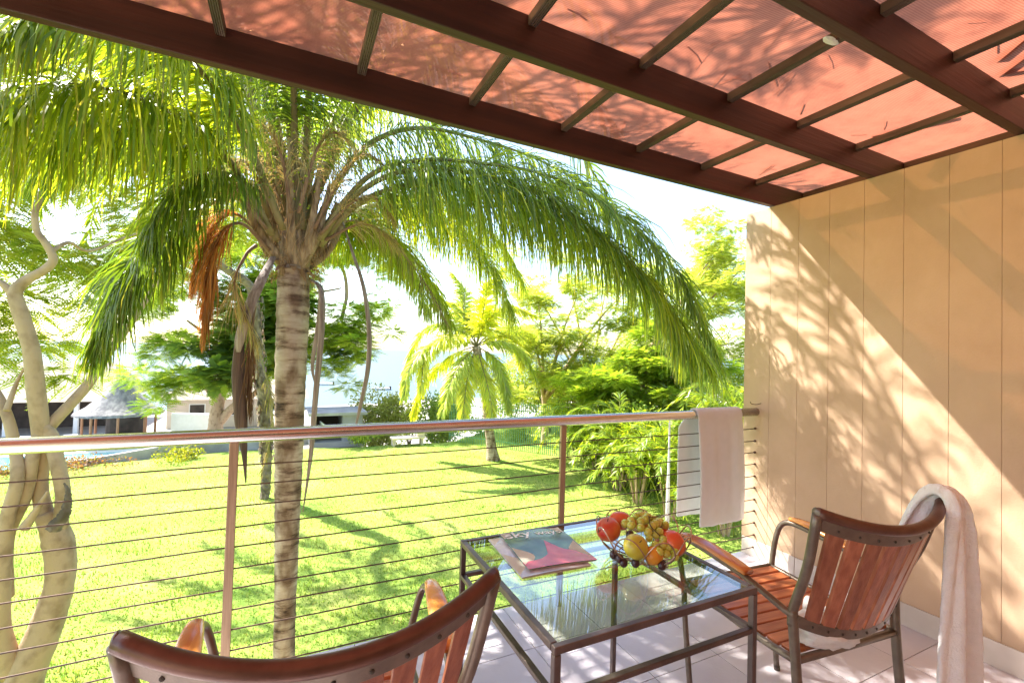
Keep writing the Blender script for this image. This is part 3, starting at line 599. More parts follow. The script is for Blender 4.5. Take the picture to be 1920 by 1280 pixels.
# ================================================================== PLANTS
def palette(n, cols, jit=.2):
    cols = np.array(cols); i = RNG.integers(0, len(cols), n); j = RNG.integers(0, len(cols), n); b = RNG.random((n, 1)); c = cols[i]*b+cols[j]*(1-b)
    return c*RNG.uniform(1-jit, 1+jit, (n, 1))
def leaflets(P, n, L, wd, cols, start=.15, droop=.85, spread=70, lift=10, K=6, endl=.45, jit=.2, prof=None, gscale=1.0):
    """arrays of hanging leaflets on both sides of the rachis path P"""
    P = np.asarray(P); m = len(P); seg = np.linalg.norm(np.diff(P, axis=0), axis=1); cl = np.concatenate([[0], np.cumsum(seg)]); tot = cl[-1]
    s = np.sort(start+(1-start)*RNG.random(n)); side = np.where(RNG.random(n) < .5, -1, 1)
    pos = np.stack([np.interp(s*tot, cl, P[:, k]) for k in range(3)], 1)
    T = np.stack([np.interp(np.clip(s+.01, 0, 1)*tot, cl, P[:, k])-np.interp(np.clip(s-.01, 0, 1)*tot, cl, P[:, k]) for k in range(3)], 1); T /= np.linalg.norm(T, axis=1)[:, None]
    S = np.cross(T, [0, 0, 1.]); S /= np.linalg.norm(S, axis=1)[:, None]+1e-6; U = np.cross(S, T)
    an = np.radians(spread-35*s+RNG.normal(0, 8, n))[:, None]; li = np.radians(RNG.normal(lift, 22, n))[:, None]
    D = T*np.cos(an)+(S*side[:, None]*np.cos(li)+U*np.sin(li))*np.sin(an)
    f = (s-start)/(1-start); ll = L*(np.minimum(1, .55+2.2*f))*(1-(1-endl)*f**1.6)*RNG.uniform(.8, 1.12, n)
    step = ll/K; G = np.array((0, 0, -1.)); W0 = np.cross(D, U+RNG.normal(0, .5, (n, 3))); W0 /= np.linalg.norm(W0, axis=1)[:, None]+1e-6
    pts = [pos]; dirs = [D]; dr = droop*RNG.uniform(.6, 1.12, n)
    for k in range(K):
        g = np.clip(dr*((k+.4)/K)**.6*gscale, 0, .985)[:, None]; d = D*(1-g)+G*g*1.15+RNG.normal(0, .075, (n, 3)); d /= np.linalg.norm(d, axis=1)[:, None]; pts.append(pts[-1]+d*step[:, None]); dirs.append(d)
    V = np.zeros((n, K+1, 2, 3)); pf = prof or [.45, 1, 1, .9, .75, .5, .1]
    for k in range(K+1):
        w_ = W0-dirs[k]*np.sum(W0*dirs[k], 1)[:, None]; w_ /= np.linalg.norm(w_, axis=1)[:, None]+1e-6
        hw2 = wd/2*np.interp(k/K, np.linspace(0, 1, len(pf)), pf); V[:, k, 0] = pts[k]-w_*hw2; V[:, k, 1] = pts[k]+w_*hw2
    b = np.arange(n)[:, None]*(K+1)*2+np.arange(K)[None, :]*2; F = np.stack([b, b+1, b+3, b+2], -1).reshape(-1, 4)
    c = np.repeat(palette(n, cols, jit)[:, None, :], (K+1)*2, 1); tipk = (np.arange((K+1)*2)//2/K)[None, :, None]; dry = (RNG.random((n, 1, 1)) < .3)*RNG.uniform(.2, .9, (n, 1, 1))
    mixf = np.clip((tipk-.62)*3, 0, 1)*dry; c = (c*(1-mixf)+np.array((.34, .24, .10))*mixf).reshape(-1, 3)
    return V.reshape(-1, 3), F, c
GREEN = [(.11, .17, .035), (.15, .23, .035), (.09, .15, .045), (.20, .27, .03)]
YGREEN = [(.30, .36, .03), (.20, .28, .03), (.40, .40, .035), (.13, .20, .03)]
BLUEG = [(.14, .20, .08), (.18, .25, .10), (.10, .16, .06), (.24, .29, .06)]
rach = mat('olive_petiole', (.15, .14, .045), (.26, .20, .09), .55, scale=3, stretch=(1, 1, 1), bump=.4, bscale=30)
rachb = mat('brown_rachis', (.17, .09, .05), (.28, .17, .09), .7, scale=8, bump=.4)
ABB = {'leaf': 'leaf'}
def frond(parent, P, n, L, wd, cols, rr=(.030, .016, .008, .003), start=.25, mt=None, leaf='leaf', m=40, **k):
    P = smoothpath(P, m); f = build('frond', [tube(P, list(rr), 8, .7)], mt or rach, parent, smooth=True)
    V, F, c = leaflets(P, n, L, wd, cols, start=start, **k)
    o = npmesh('leaflets', V, F, M[leaf], parent, c); o.parent = f; o['kind'] = 'stuff'
    return f

# ---------------- the big palm right in front of the balcony
PY = 4.4; pbase = at(532, 1260, PY); px_, pz_ = pbase[0], pbase[2]
bp = thing('queen_palm', 'large palm with ringed trunk and long drooping fronds right in front of the railing', 'palm tree', (.085, PY, LAWN))
P = [(.087, PY, LAWN-.05), (.09, PY, -1.6), at(533, 1230, PY), at(537, 1050, PY), at(541, 880, PY), at(545, 700, PY), at(549, 600, PY), at(551, 500, PY)]
P = smoothpath(P, 150); rr_ = [.105, .092, .084, .085, .10, .115, .124, .130, .125]
V, F = tube(P, rr_, 32); V = np.array(V); rg2 = np.random.default_rng(3)
ring = rg2.uniform(-1, 1, 150); ring = np.where(rg2.random(150) < .3, 1.6, ring*.5)
cen = np.repeat(P, 32, 0); V = cen+(V-cen)*(1+.022*np.repeat(ring, 32)[:, None]+.012*rg2.normal(0, 1, (len(V), 1)))
build('trunk', [(V, F)], M['trunk'], bp, smooth=True)
C0 = at(553, 468, PY)                                  # heart of the crown
sheathm = mat('leaf_base', (.16, .10, .05), (.46, .34, .19), .7, scale=7, stretch=(4, 4, 1), bump=.6, bscale=20)
# swollen leaf bases around the heart
bases = [(470, 395), (488, 350), (440, 300), (515, 330), (535, 300), (555, 285), (580, 300), (600, 330), (632, 380), (650, 400), (620, 345), (500, 410), (565, 340), (525, 400), (590, 420), (545, 260)]
for i, (a, b) in enumerate(bases):
    yy = PY+.30*math.sin(i*2.4); e = at(a, b, yy); s0 = C0+np.array(((e[0]-C0[0])*.20, (yy-PY)*.3, -.15))
    mid = s0*.55+e*.45+np.array(((e[0]-C0[0])*.10, 0, -.06))
    build('leaf_base', [stube([s0-np.array((0, 0, .10)), s0, mid, e], [.03, .048, .033, .020], 10, 14, flat=.6)], sheathm, bp, smooth=True)
build('crown_heart', [stube([at(551, 515, PY), at(552, 480, PY), at(553, 430, PY), at(556, 360, PY), at(560, 290, PY)], [.115, .135, .115, .06, .03], 20, 20)], sheathm, bp, smooth=True)
# fronds: (colours, number, leaflet length, [(px, py, Y) ...])
FR = [
 (YGREEN+BLUEG, 420, .9, [(600, 450, 4.2), (650, 380, 4.0), (740, 325, 3.8), (850, 318, 3.6), (980, 350, 3.4), (1100, 420, 3.2), (1200, 510, 3.05), (1275, 610, 2.95), (1320, 680, 2.9)]),
 (BLUEG+YGREEN[:1], 520, .88, [(600, 440, 4.35), (640, 385, 4.2), (700, 325, 4.0), (790, 300, 3.8), (900, 306, 3.6), (1030, 330, 3.4), (1150, 395, 3.25), (1250, 490, 3.1), (1320, 620, 3.0), (1345, 700, 2.95)]),
 (GREEN+YGREEN, 480, .85, [(600, 460, 4.3), (650, 400, 4.1), (720, 358, 3.9), (830, 343, 3.7), (930, 362, 3.5), (1040, 400, 3.35), (1150, 470, 3.25), (1230, 560, 3.15), (1280, 660, 3.1)]),
 (BLUEG, 330, .70, [(590, 430, 4.4), (640, 330, 4.3), (700, 265, 4.2), (790, 240, 4.1), (900, 262, 4.0), (1010, 300, 3.9), (1110, 360, 3.8), (1190, 450, 3.75)]),
 (YGREEN, 420, .75, [(600, 470, 4.7), (650, 400, 5.0), (730, 370, 5.3), (830, 380, 5.6), (920, 440, 5.8), (980, 530, 5.9)]),
 (YGREEN+GREEN, 380, .7, [(590, 480, 4.8), (640, 430, 5.3), (700, 430, 5.7), (760, 490, 5.9), (800, 580, 6.0)]),
 (YGREEN, 480, .85, [(600, 470, 4.6), (650, 405, 4.9), (740, 385, 5.2), (840, 420, 5.4), (920, 500, 5.5), (960, 590, 5.5)]),
 (YGREEN, 420, .75, [(610, 470, 4.7), (660, 415, 5.1), (740, 450, 5.4), (800, 520, 5.5), (845, 605, 5.6)]),
 (YGREEN, 420, .85, [(510, 440, 4.2), (450, 330, 3.9), (390, 260, 3.7), (300, 200, 3.4), (190, 165, 3.1), (70, 160, 2.9), (-60, 200, 2.75), (-200, 300, 2.7)]),
 (YGREEN, 400, .85, [(500, 450, 4.3), (450, 370, 4.15), (380, 300, 4.0), (300, 250, 3.8), (200, 215, 3.6), (90, 215, 3.4), (-20, 260, 3.3), (-120, 330, 3.2)]),
 (GREEN, 420, .70, [(500, 400, 4.35), (450, 368, 4.25), (390, 384, 4.15), (320, 425, 4.05), (255, 485, 3.95), (215, 560, 3.9), (190, 640, 3.9)]),
 (YGREEN, 400, .80, [(530, 430, 4.2), (470, 280, 3.8), (410, 180, 3.5), (340, 95, 3.2), (230, 35, 2.95), (110, 20, 2.75), (0, 60, 2.6)]),
 (GREEN, 330, .70, [(500, 440, 4.6), (440, 350, 4.9), (360, 290, 5.2), (260, 260, 5.5), (150, 280, 5.7), (60, 340, 5.8)]),
 (YGREEN, 300, .7, [(530, 430, 4.7), (490, 300, 5.2), (430, 220, 5.6), (340, 190, 5.9), (240, 210, 6.1), (160, 270, 6.2)]),
 (GREEN, 360, .75, [(555, 430, 4.3), (552, 250, 4.1), (548, 120, 3.8), (520, 20, 3.5), (470, -60, 3.2), (380, -110, 2.95), (280, -60, 2.75)]),
 (GREEN, 360, .75, [(565, 430, 4.3), (575, 250, 4.2), (585, 130, 4.0), (630, 20, 3.8), (720, -50, 3.6), (850, -60, 3.45), (1000, 20, 3.3)]),
 (BLUEG, 330, .75, [(580, 430, 4.4), (610, 280, 4.4), (650, 180, 4.5), (730, 110, 4.6), (840, 100, 4.7), (950, 150, 4.8), (1050, 230, 4.9)]),
 (YGREEN, 330, .75, [(545, 430, 4.6), (530, 280, 4.9), (505, 180, 5.2), (460, 110, 5.5), (390, 80, 5.8), (310, 110, 6.0)]),
 (YGREEN, 300, .7, [(570, 430, 4.7), (590, 300, 5.1), (640, 220, 5.5), (720, 190, 5.8), (800, 220, 6.0), (860, 290, 6.1)]),
 (GREEN, 260, .6, [(520, 450, 4.3), (490, 370, 4.1), (440, 330, 3.9), (370, 330, 3.7), (310, 380, 3.6), (280, 450, 3.6)]),
]
for ax, ay, az, ex, ey, ez in [(-2.6, 3.5, 5.7, -3.6, 2.9, 3.9), (-1.9, 3.3, 6.0, -2.6, 2.5, 4.4), (-1.2, 3.2, 6.2, -1.5, 2.3, 4.6), (-.5, 3.1, 6.2, -.7, 2.1, 4.7), (-2.2, 3.9, 6.3, -3.3, 3.6, 5.0), (.3, 3.3, 6.0, .7, 2.4, 4.5), (-1.5, 3.8, 6.6, -2.3, 3.1, 5.3), (1.35, 4.1, 4.45, 2.7, 3.5, 3.0), (1.6, 3.92, 4.75, 2.75, 3.4, 3.5), (1.9, 4.1, 5.3, 3.1, 3.5, 4.3)]:
    c = C0+np.array((0, 0, .1)); t_ = np.array((ax, ay, az)); e = np.array((ex, ey, ez))
    frond(bp, [c, c*.6+t_*.4+np.array((0, 0, .7)), t_, (t_+e)/2+np.array((0, 0, .25)), e], 330 if ax < 1 else 190, .75 if ax < 1 else .6, .02, YGREEN, start=.26, rr=(.034, .022, .011, .004), droop=.9, lift=5)
for cols, n, L_, pts in FR:
    rgt = pts[-1][0] > 700; frond(bp, [at(*p) for p in pts], int(n*(1.9 if rgt else 1.6)), L_, .0115 if rgt else .0135, cols, start=.17 if rgt else .3, rr=(.034, .022, .011, .004), droop=.98, lift=5)
frond(bp, [at(*p) for p in [(600, 480, 4.5), (650, 415, 4.6), (720, 440, 4.7), (790, 520, 4.8), (840, 610, 4.8)]], 150, .35, .006, [(.20, .15, .08), (.14, .12, .07)], rr=(.018, .012, .007, .003), mt=rachb, leaf='fibre', droop=.9)
# orange fruit stalks
def strands(parent, name, P, n, L, wd, cols, start=.3, **k):
    P = smoothpath(P, 24); f = build(name, [tube(P, [.016, .010, .005], 7)], rachb, parent, smooth=True)
    V, F, c = leaflets(P, n, L, wd, cols, start=start, **k); o = npmesh('strands', V, F, M['fibre'], parent, c); o.parent = f; o['kind'] = 'stuff'
OR_ = [(.55, .17, .03), (.45, .20, .06), (.62, .28, .07), (.40, .22, .10)]
strands(bp, 'fruit_stalk', [at(*p) for p in [(505, 470, 4.25), (455, 420, 4.1), (415, 440, 4.0), (395, 520, 4.0), (385, 590, 4.0)]], 420, .62, .009, OR_, droop=.97, spread=35)
strands(bp, 'fruit_stalk', [at(*p) for p in [(500, 450, 4.3), (440, 400, 4.2), (400, 430, 4.2), (370, 500, 4.2)]], 260, .6, .008, OR_, droop=.95, spread=40)
PALE = [(.5, .42, .22), (.42, .42, .12), (.55, .36, .16), (.36, .33, .14)]
for pts in ([(600, 440, 4.1), (660, 380, 3.95), (700, 370, 3.9), (730, 400, 3.85)], [(500, 430, 4.1), (440, 350, 3.95), (400, 330, 3.9), (370, 370, 3.9)], [(560, 400, 4.1), (590, 290, 3.95), (620, 250, 3.9), (650, 260, 3.85)], [(610, 450, 4.2), (680, 420, 4.1), (740, 450, 4.0)], [(520, 420, 4.2), (480, 330, 4.05), (450, 300, 3.95), (430, 330, 3.9)], [(590, 430, 4.2), (640, 330, 4.05), (680, 290, 4.0), (710, 300, 3.95)], [(545, 400, 4.1), (530, 300, 3.95), (500, 240, 3.9), (470, 240, 3.85)], [(480, 460, 4.2), (460, 480, 4.1), (440, 540, 4.05), (480, 640, 4.05)]):
    strands(bp, 'fruit_stalk', [at(*p) for p in pts], 170, .42, .0055, PALE, droop=.8, spread=50)
# curly fibres on the heart
V_ = []; F_ = []; c_ = []
for i in range(800):
    a = RNG.random()*6.28; zz = RNG.uniform(-.15, .75); r_ = .12+.10*RNG.random()+max(0, zz)*.22; p0 = C0+np.array((math.cos(a)*r_, math.sin(a)*r_*.9, zz)); d = RNG.normal(0, 1, 3)*np.array((1, 1, .8)); d /= np.linalg.norm(d)
    q = [p0+d*.04*k+np.array((0, 0, -.012*k*k))+RNG.normal(0, .008, 3) for k in range(5)]
    b = len(V_); wv = RNG.normal(0, 1, 3); wv /= np.linalg.norm(wv)
    for k, p in enumerate(q): V_ += [p-wv*.0022, p+wv*.0022]
    F_ += [(b+2*k, b+2*k+1, b+2*k+3, b+2*k+2) for k in range(4)]; c_ += [np.array((.38, .25, .13))*RNG.uniform(.5, 1.4)]*10
npmesh('dry_fibres', V_, F_, M['fibre'], bp, np.array(c_), kind='stuff')
# small green berries round the heart
V_ = []; F_ = []; c_ = []
for i in range(480):
    a = RNG.random()*6.28; zz = RNG.uniform(.1, 1.0); r_ = .22+.45*RNG.random(); c = C0+np.array((math.cos(a)*r_, math.sin(a)*r_, zz+.15)); r0 = .010
    b = len(V_); V_ += [c+np.array(q)*r0 for q in ((1, 0, 0), (-1, 0, 0), (0, 1, 0), (0, -1, 0), (0, 0, 1.2), (0, 0, -1.2))]
    F_ += [(b+x, b+y, b+z) for x, y, z in ((0, 2, 4), (2, 1, 4), (1, 3, 4), (3, 0, 4), (2, 0, 5), (1, 2, 5), (3, 1, 5), (0, 3, 5))]; c_ += [np.array((.35, .42, .05))*RNG.uniform(.6, 1.3)]*6
npmesh('berries', V_, F_, M['fibre'], bp, np.array(c_), kind='stuff')
# hanging dry spathes and sheaths
def spathe(pts, r, mt, flat=.35): build('dry_spathe', [stube([at(*p) for p in pts], r, 10, 40, flat=flat)], mt, bp, smooth=True)
spathe([(512, 482, 4.25), (490, 525, 4.15), (468, 575, 4.1), (450, 635, 4.1), (447, 660, 4.1)], [.03, .05, .055, .05, .02], M['spathe'])
spathe([(450, 630, 4.12), (447, 700, 4.12), (452, 790, 4.12), (458, 850, 4.12), (461, 905, 4.1)], [.03, .048, .045, .02, .004], M['browndry'])
strands(bp, 'dry_flower_stalk', [at(*p) for p in [(478, 560, 4.15), (470, 640, 4.1), (468, 700, 4.1), (470, 760, 4.1)]], 170, .42, .007, [(.16, .08, .04), (.25, .14, .08), (.10, .05, .03)], droop=.99, spread=25)
spathe([(585, 525, 4.25), (602, 545, 4.15), (603, 620, 4.1), (592, 740, 4.1), (583, 850, 4.1), (568, 960, 4.1)], [.02, .030, .030, .028, .022, .004], M['spathe'], .45)
spathe([(600, 540, 4.2), (598, 600, 4.2), (586, 680, 4.2), (590, 720, 4.2)], [.01, .02, .016, .004], M['spathe'], .4)
spathe([(642, 415, 4.25), (660, 470, 4.15), (682, 540, 4.1), (692, 620, 4.1), (690, 690, 4.1), (676, 760, 4.1), (664, 812, 4.1)], [.008, .016, .024, .028, .028, .022, .006], M['spathe'], .45)
V_, F_ = [], []
for i in range(26):                        # ragged collar under the crown
    a = i/26*6.283+RNG.uniform(-.1, .1); b0 = at(551, 505, PY)+np.array((math.cos(a)*.125, math.sin(a)*.125, RNG.uniform(-.06, .05))); d = np.array((math.cos(a), math.sin(a), RNG.uniform(-1.2, .4))); d /= np.linalg.norm(d); s_ = np.array((-math.sin(a), math.cos(a), 0)); L1 = RNG.uniform(.04, .12)
    b = len(V_); V_ += [b0-s_*.03, b0+s_*.03, b0+d*L1*.6+s_*.022+np.array((0, 0, -.01)), b0+d*L1*.6-s_*.022, b0+d*L1+np.array((0, 0, -.03))]; F_ += [(b, b+1, b+2, b+3), (b+3, b+2, b+4)]
build('ragged_collar', [(V_, F_)], mat('ragged_sheath', (.25, .12, .05), (.45, .27, .13), .8), bp)

# ---------------- coconut palm on the lawn
cb_ = onz(925, 862, LAWN); CYp = cb_[1]
cp = thing('coconut_palm', 'small coconut palm with slanting trunk and yellowing fronds in the middle of the lawn', 'palm tree', tuple(cb_))
build('trunk', [stube([cb_-np.array((0, 0, .05)), at(921, 835, CYp), at(914, 780, CYp), at(905, 710, CYp), at(893, 650, CYp)], [.30, .20, .17, .15, .17], 14, 60, rough=.035)], M['trunk'], cp, smooth=True)
CF = [(0, [(893, 648), (850, 610), (800, 615), (770, 660), (755, 715)]), (0, [(893, 648), (840, 635), (790, 660), (765, 700), (758, 740)]), (1, [(893, 648), (850, 665), (810, 700), (785, 740), (775, 780)]),
      (0, [(893, 648), (865, 680), (845, 720), (830, 770)]), (1, [(893, 648), (880, 690), (872, 740), (868, 795)]), (1, [(893, 648), (905, 690), (918, 740), (925, 790)]), (0, [(893, 648), (925, 670), (945, 710), (955, 765)]),
      (0, [(893, 648), (940, 640), (980, 660), (1005, 710)]), (0, [(893, 648), (935, 615), (985, 620), (1025, 660)]), (1, [(893, 648), (915, 600), (955, 575), (1000, 590)]), (0, [(893, 648), (880, 600), (850, 570), (810, 570)]),
      (1, [(893, 648), (905, 590), (915, 540), (935, 510)]), (0, [(893, 648), (870, 595), (870, 545), (850, 515)]), (1, [(893, 648), (860, 630), (820, 640), (795, 680), (790, 730)]), (1, [(893, 648), (930, 630), (965, 640), (980, 690)])]
YEL = [(.40, .36, .03), (.26, .30, .03), (.14, .20, .03)]
for i, (yl, pts) in enumerate(CF):
    dy = [0, .5, 1.0, 1.3, 1.5]; sg = -1 if i in (3, 4, 5, 6) or i % 2 else 1
    frond(cp, [at(p[0], p[1], CYp+sg*dy[j]) for j, p in enumerate(pts)], 420, .85, .05, [(.62, .58, .10), (.5, .54, .10), (.4, .46, .08)] if yl else [(.42, .48, .12), (.34, .42, .10), (.5, .52, .14)], rr=(.035, .02, .01), start=.12, droop=.55, K=4, m=24, lift=-5, spread=62)

# ---------------- second palm further back behind the first trunk
sb = onz(496, 934, LAWN); SY = sb[1]
sp = thing('shaggy_palm', 'palm with dark shaggy diamond patterned trunk behind the big palm', 'palm tree', tuple(sb))
build('trunk', [stube([sb-np.array((0, 0, .05)), at(500, 870, SY), at(496, 780, SY), at(488, 700, SY), at(482, 640, SY), at(470, 540, SY), np.array((-1.9, SY, 3.8)), np.array((-3.0, SY, 5.6))], [.12, .13, .13, .13, .12, .12, .11, .10], 14, 110, rough=.16)], M['darkbark'], sp)
for i in range(130):                       # old leaf boots on the trunk
    f = RNG.random(); c = smoothpath([at(500, 870, SY), at(496, 780, SY), at(488, 700, SY), at(482, 640, SY), at(480, 560, SY)], 50)[int(f*49)]; a = RNG.random()*6.28; d = np.array((math.cos(a), math.sin(a), 0)); s_ = np.array((-d[1], d[0], 0))
    q = c+d*.14; V_ = [q-s_*.07, q+s_*.07, q+d*.05+np.array((0, 0, .16))+s_*.02, q+d*.05+np.array((0, 0, .16))-s_*.02, q+d*.07-s_*.03+np.array((0, 0, -.02)), q+d*.07+s_*.03+np.array((0, 0, -.02))]
    build('leaf_boot', [(V_, [(0, 1, 2, 3), (4, 5, 2, 3), (0, 1, 5, 4)])], M['bark'] if i % 3 == 0 else M['darkbark'], sp)
for i in range(15):
    a = i/15*6.283+.3; c0_ = np.array((-3.0, SY, 5.6)); d = np.array((math.cos(a), math.sin(a), 0)); e = .6+.5*(i % 3)/2
    frond(sp, [c0_, c0_+d*.9+np.array((0, 0, .9*e)), c0_+d*2.0+np.array((0, 0, .9*e)), c0_+d*2.9+np.array((0, 0, -.1)), c0_+d*3.4+np.array((0, 0, -1.3))], 110, .75, .05, YGREEN+GREEN, rr=(.035, .02, .01), start=.15, droop=.7, K=4, m=20)
frond(sp, [at(482, 640, SY-.3), at(510, 760, SY-.4), at(505, 830, SY-.4), at(490, 890, SY-.4)], 130, .6, .03, [(.35, .28, .12), (.2, .2, .05)], rr=(.02, .01, .005), droop=.9, leaf='fibre', m=16)

# ---------------- feathery trees
def sprays(C, A, L, npair, leafl, leafw, cols, droop=.12, jit=.2):
    n = len(C); A = A/np.linalg.norm(A, axis=1)[:, None]; up = np.array((0, 0, 1.))+RNG.normal(0, .28, (n, 3)); S = np.cross(A, up); S /= np.linalg.norm(S, axis=1)[:, None]; LL = L*RNG.uniform(.65, 1.2, n)
    Vs = []; tone = palette(n, cols, jit); G = np.array((0, 0, -1.))
    for j in range(npair):
        f = (j+.7)/npair; b = C+A*(LL*f)[:, None]+G*(droop*LL*f*f)[:, None]; w_ = A*leafw/2; ln = leafl*math.sin(math.pi*min(1, .25+.72*f))**.7
        for sd in (-1, 1):
            tip = b+(S*sd*.86+A*.5)*ln*RNG.uniform(.8, 1.15, (n, 1))+G*RNG.uniform(0, .25, (n, 1))*ln
            Vs.append(np.stack([b-w_, b+w_, tip+w_*.45, tip-w_*.45], 1))
    e = C+A*LL[:, None]+G*(droop*LL)[:, None]; th = np.cross(S, A)*.006+S*.006; Vs.append(np.stack([C-th, C+th, e+th*.4, e-th*.4], 1))
    V = np.stack(Vs, 1).reshape(-1, 3); k = V.shape[0]//n//4; F = np.arange(n*k*4).reshape(-1, 4); return V, F, np.repeat(tone, k*4, 0)
def leafballs(clumps, n, flatz=.45, shell=.5):
    """sample points and outward directions in (centre, radius) clumps"""
    w_ = np.array([c[1]**2 for c in clumps]); idx = RNG.choice(len(clumps), n, p=w_/w_.sum()); ctr = np.array([clumps[i][0] for i in idx]); r = np.array([clumps[i][1] for i in idx])
    d = RNG.normal(0, 1, (n, 3)); d /= np.linalg.norm(d, axis=1)[:, None]; rad = (shell+(1-shell)*RNG.random(n))*RNG.uniform(.7, 1.1, n)
    P = ctr+d*(r*rad)[:, None]*np.array((1, 1, flatz)); A = d*np.array((1, 1, .25))+RNG.normal(0, .35, (n, 3))*np.array((1, 1, .4)); return P, A
def feather_tree(name, label, base, trunk, limbs, clumps, n, L, leafl, leafw, cols, npair=9, tr=.2, bark='bark', radii=None, sub=5, group=None, flatz=.45, droop=.15):
    t = thing(name, label, 'tree', tuple(base), group=group)
    build('trunk', [stube(trunk, radii or [tr*1.3, tr, tr*.8], 14, 40, rough=.05)], M[bark], t, smooth=True)
    for P, r in limbs: build('limb', [stube(P, r, 10, 30, rough=.04)], M[bark], t, smooth=True)
    cl = []
    for c, r in clumps:
        for _ in range(sub): cl.append((c+RNG.normal(0, 1, 3)*r*np.array((.55, .55, .4)), r*RNG.uniform(.35, .6)))
    P, A = leafballs(cl, n, flatz); V, F, c = sprays(P, A, L, npair, leafl, leafw, cols, droop)
    cr = npmesh('crown', V, F, M['feather'], t, c); cr['kind'] = 'stuff'; return t
FY = [(.46, .48, .12), (.36, .43, .09), (.55, .53, .17), (.26, .34, .07)]
FG = [(.22, .33, .05), (.32, .42, .05), (.42, .48, .06), (.15, .25, .04)]
FD = [(.13, .21, .06), (.18, .27, .06), (.24, .32, .05)]

# left foreground tree with pale trunks
LY = 6.6
lb = at(45, 1330, LY); lb[2] = LAWN
lt = thing('twisted_tree', 'tree with several pale twisting trunks and broken knot at left edge of lawn', 'tree', tuple(lb))
def limb(parent, pts, r, mt='bark', n=14, m=44, rough=.03, name='limb', seed=1): return build(name, [tube(smoothpath([at(*p) for p in pts], m), [q*.46 for q in r], n, rough=rough, seed=seed)], M[mt], parent, smooth=True)
build('trunk', [tube(smoothpath([lb-np.array((0, 0, .1)), at(40, 1290, LY), at(80, 1190, LY), at(112, 1090, LY), at(108, 1010, LY), at(85, 960, LY)], 44), [.23, .175, .15, .125, .135, .09], 18, rough=.04)], M['bark'], lt, smooth=True)
limb(lt, [(95, 1000, LY), (75, 920, LY), (78, 850, LY), (75, 790, LY), (66, 720, LY), (60, 660, LY), (40, 590, LY), (28, 550, LY), (50, 525, LY), (85, 505, LY), (100, 485, LY), (85, 455, LY), (68, 430, LY), (65, 380, LY)], [.17, .15, .16, .17, .16, .15, .13, .10, .09, .08, .07, .06])
limb(lt, [(82, 810, LY+.02), (120, 770, LY+.1), (165, 720, LY+.2), (205, 660, LY+.3), (250, 600, LY+.5), (300, 520, LY+.7)], [.13, .12, .11, .09, .07, .05])
limb(lt, [(110, 1010, LY), (118, 930, LY-.1), (108, 870, LY-.1), (95, 820, LY), (80, 800, LY)], [.15, .14, .14, .16, .14], seed=3)
limb(lt, [(8, 1120, LY-.1), (10, 1010, LY-.1), (45, 930, LY-.1), (60, 860, LY-.1), (75, 800, LY)], [.16, .15, .14, .13, .1], seed=4)
limb(lt, [(25, 1260, LY), (0, 1190, LY-.1), (2, 1090, LY-.2), (12, 980, LY-.2), (32, 900, LY-.2), (28, 840, LY-.1), (10, 770, LY), (-30, 700, LY+.2)], [.25, .20, .16, .13, .12, .11, .10, .08], seed=5)
limb(lt, [(45, 990, LY-.25), (72, 950, LY-.28), (90, 920, LY-.3)], [.1, .06, .02], rough=.12, name='broken_stub')
limb(lt, [(100, 990, LY-.25), (122, 960, LY-.3), (128, 925, LY-.32), (120, 905, LY-.32)], [.13, .10, .05, .015], 'darkbark', rough=.25, name='broken_stub')
limb(lt, [(30, 560, LY), (0, 530, LY), (-60, 520, LY)], [.09, .07, .05]); limb(lt, [(65, 400, LY), (90, 340, LY), (150, 280, LY+.4), (230, 250, LY+.8)], [.06, .05, .04, .02])
limb(lt, [(98, 470, LY), (130, 455, LY+.2), (170, 470, LY+.5), (250, 440, LY+1), (330, 430, LY+1.5)], [.05, .04, .03, .015])
limb(lt, [(12, 770, LY-.1), (30, 720, LY), (45, 690, LY)], [.06, .04, .02])
cl = [(at(200, 430, 8.5), .9), (at(330, 440, 9), 1.0), (at(60, 420, 8), .8), (at(120, 500, 8), .7), (at(260, 500, 9), .7), (at(20, 620, 8), .6), (at(90, 640, 8.5), .5), (at(20, 700, 7.6), .45), (at(400, 400, 9.5), 1.1), (at(150, 300, 9), 1.3), (at(20, 200, 9), 1.5), (at(330, 250, 10), 1.5), (at(-100, 450, 8), 1.2), (at(-60, 600, 8), .8), (at(60, 60, 9.5), 1.5), (at(250, 90, 10), 1.5)]
c2 = []
for c, r in cl:
    for _ in range(4): c2.append((c+RNG.normal(0, 1, 3)*r*np.array((.55, .55, .35)), r*.5))
P, A = leafballs(c2, 9000, .6); V, F, c = sprays(P, A, .30, 10, .085, .020, FY, .5); npmesh('crown', V, F, M['feather'], lt, c, kind='stuff')

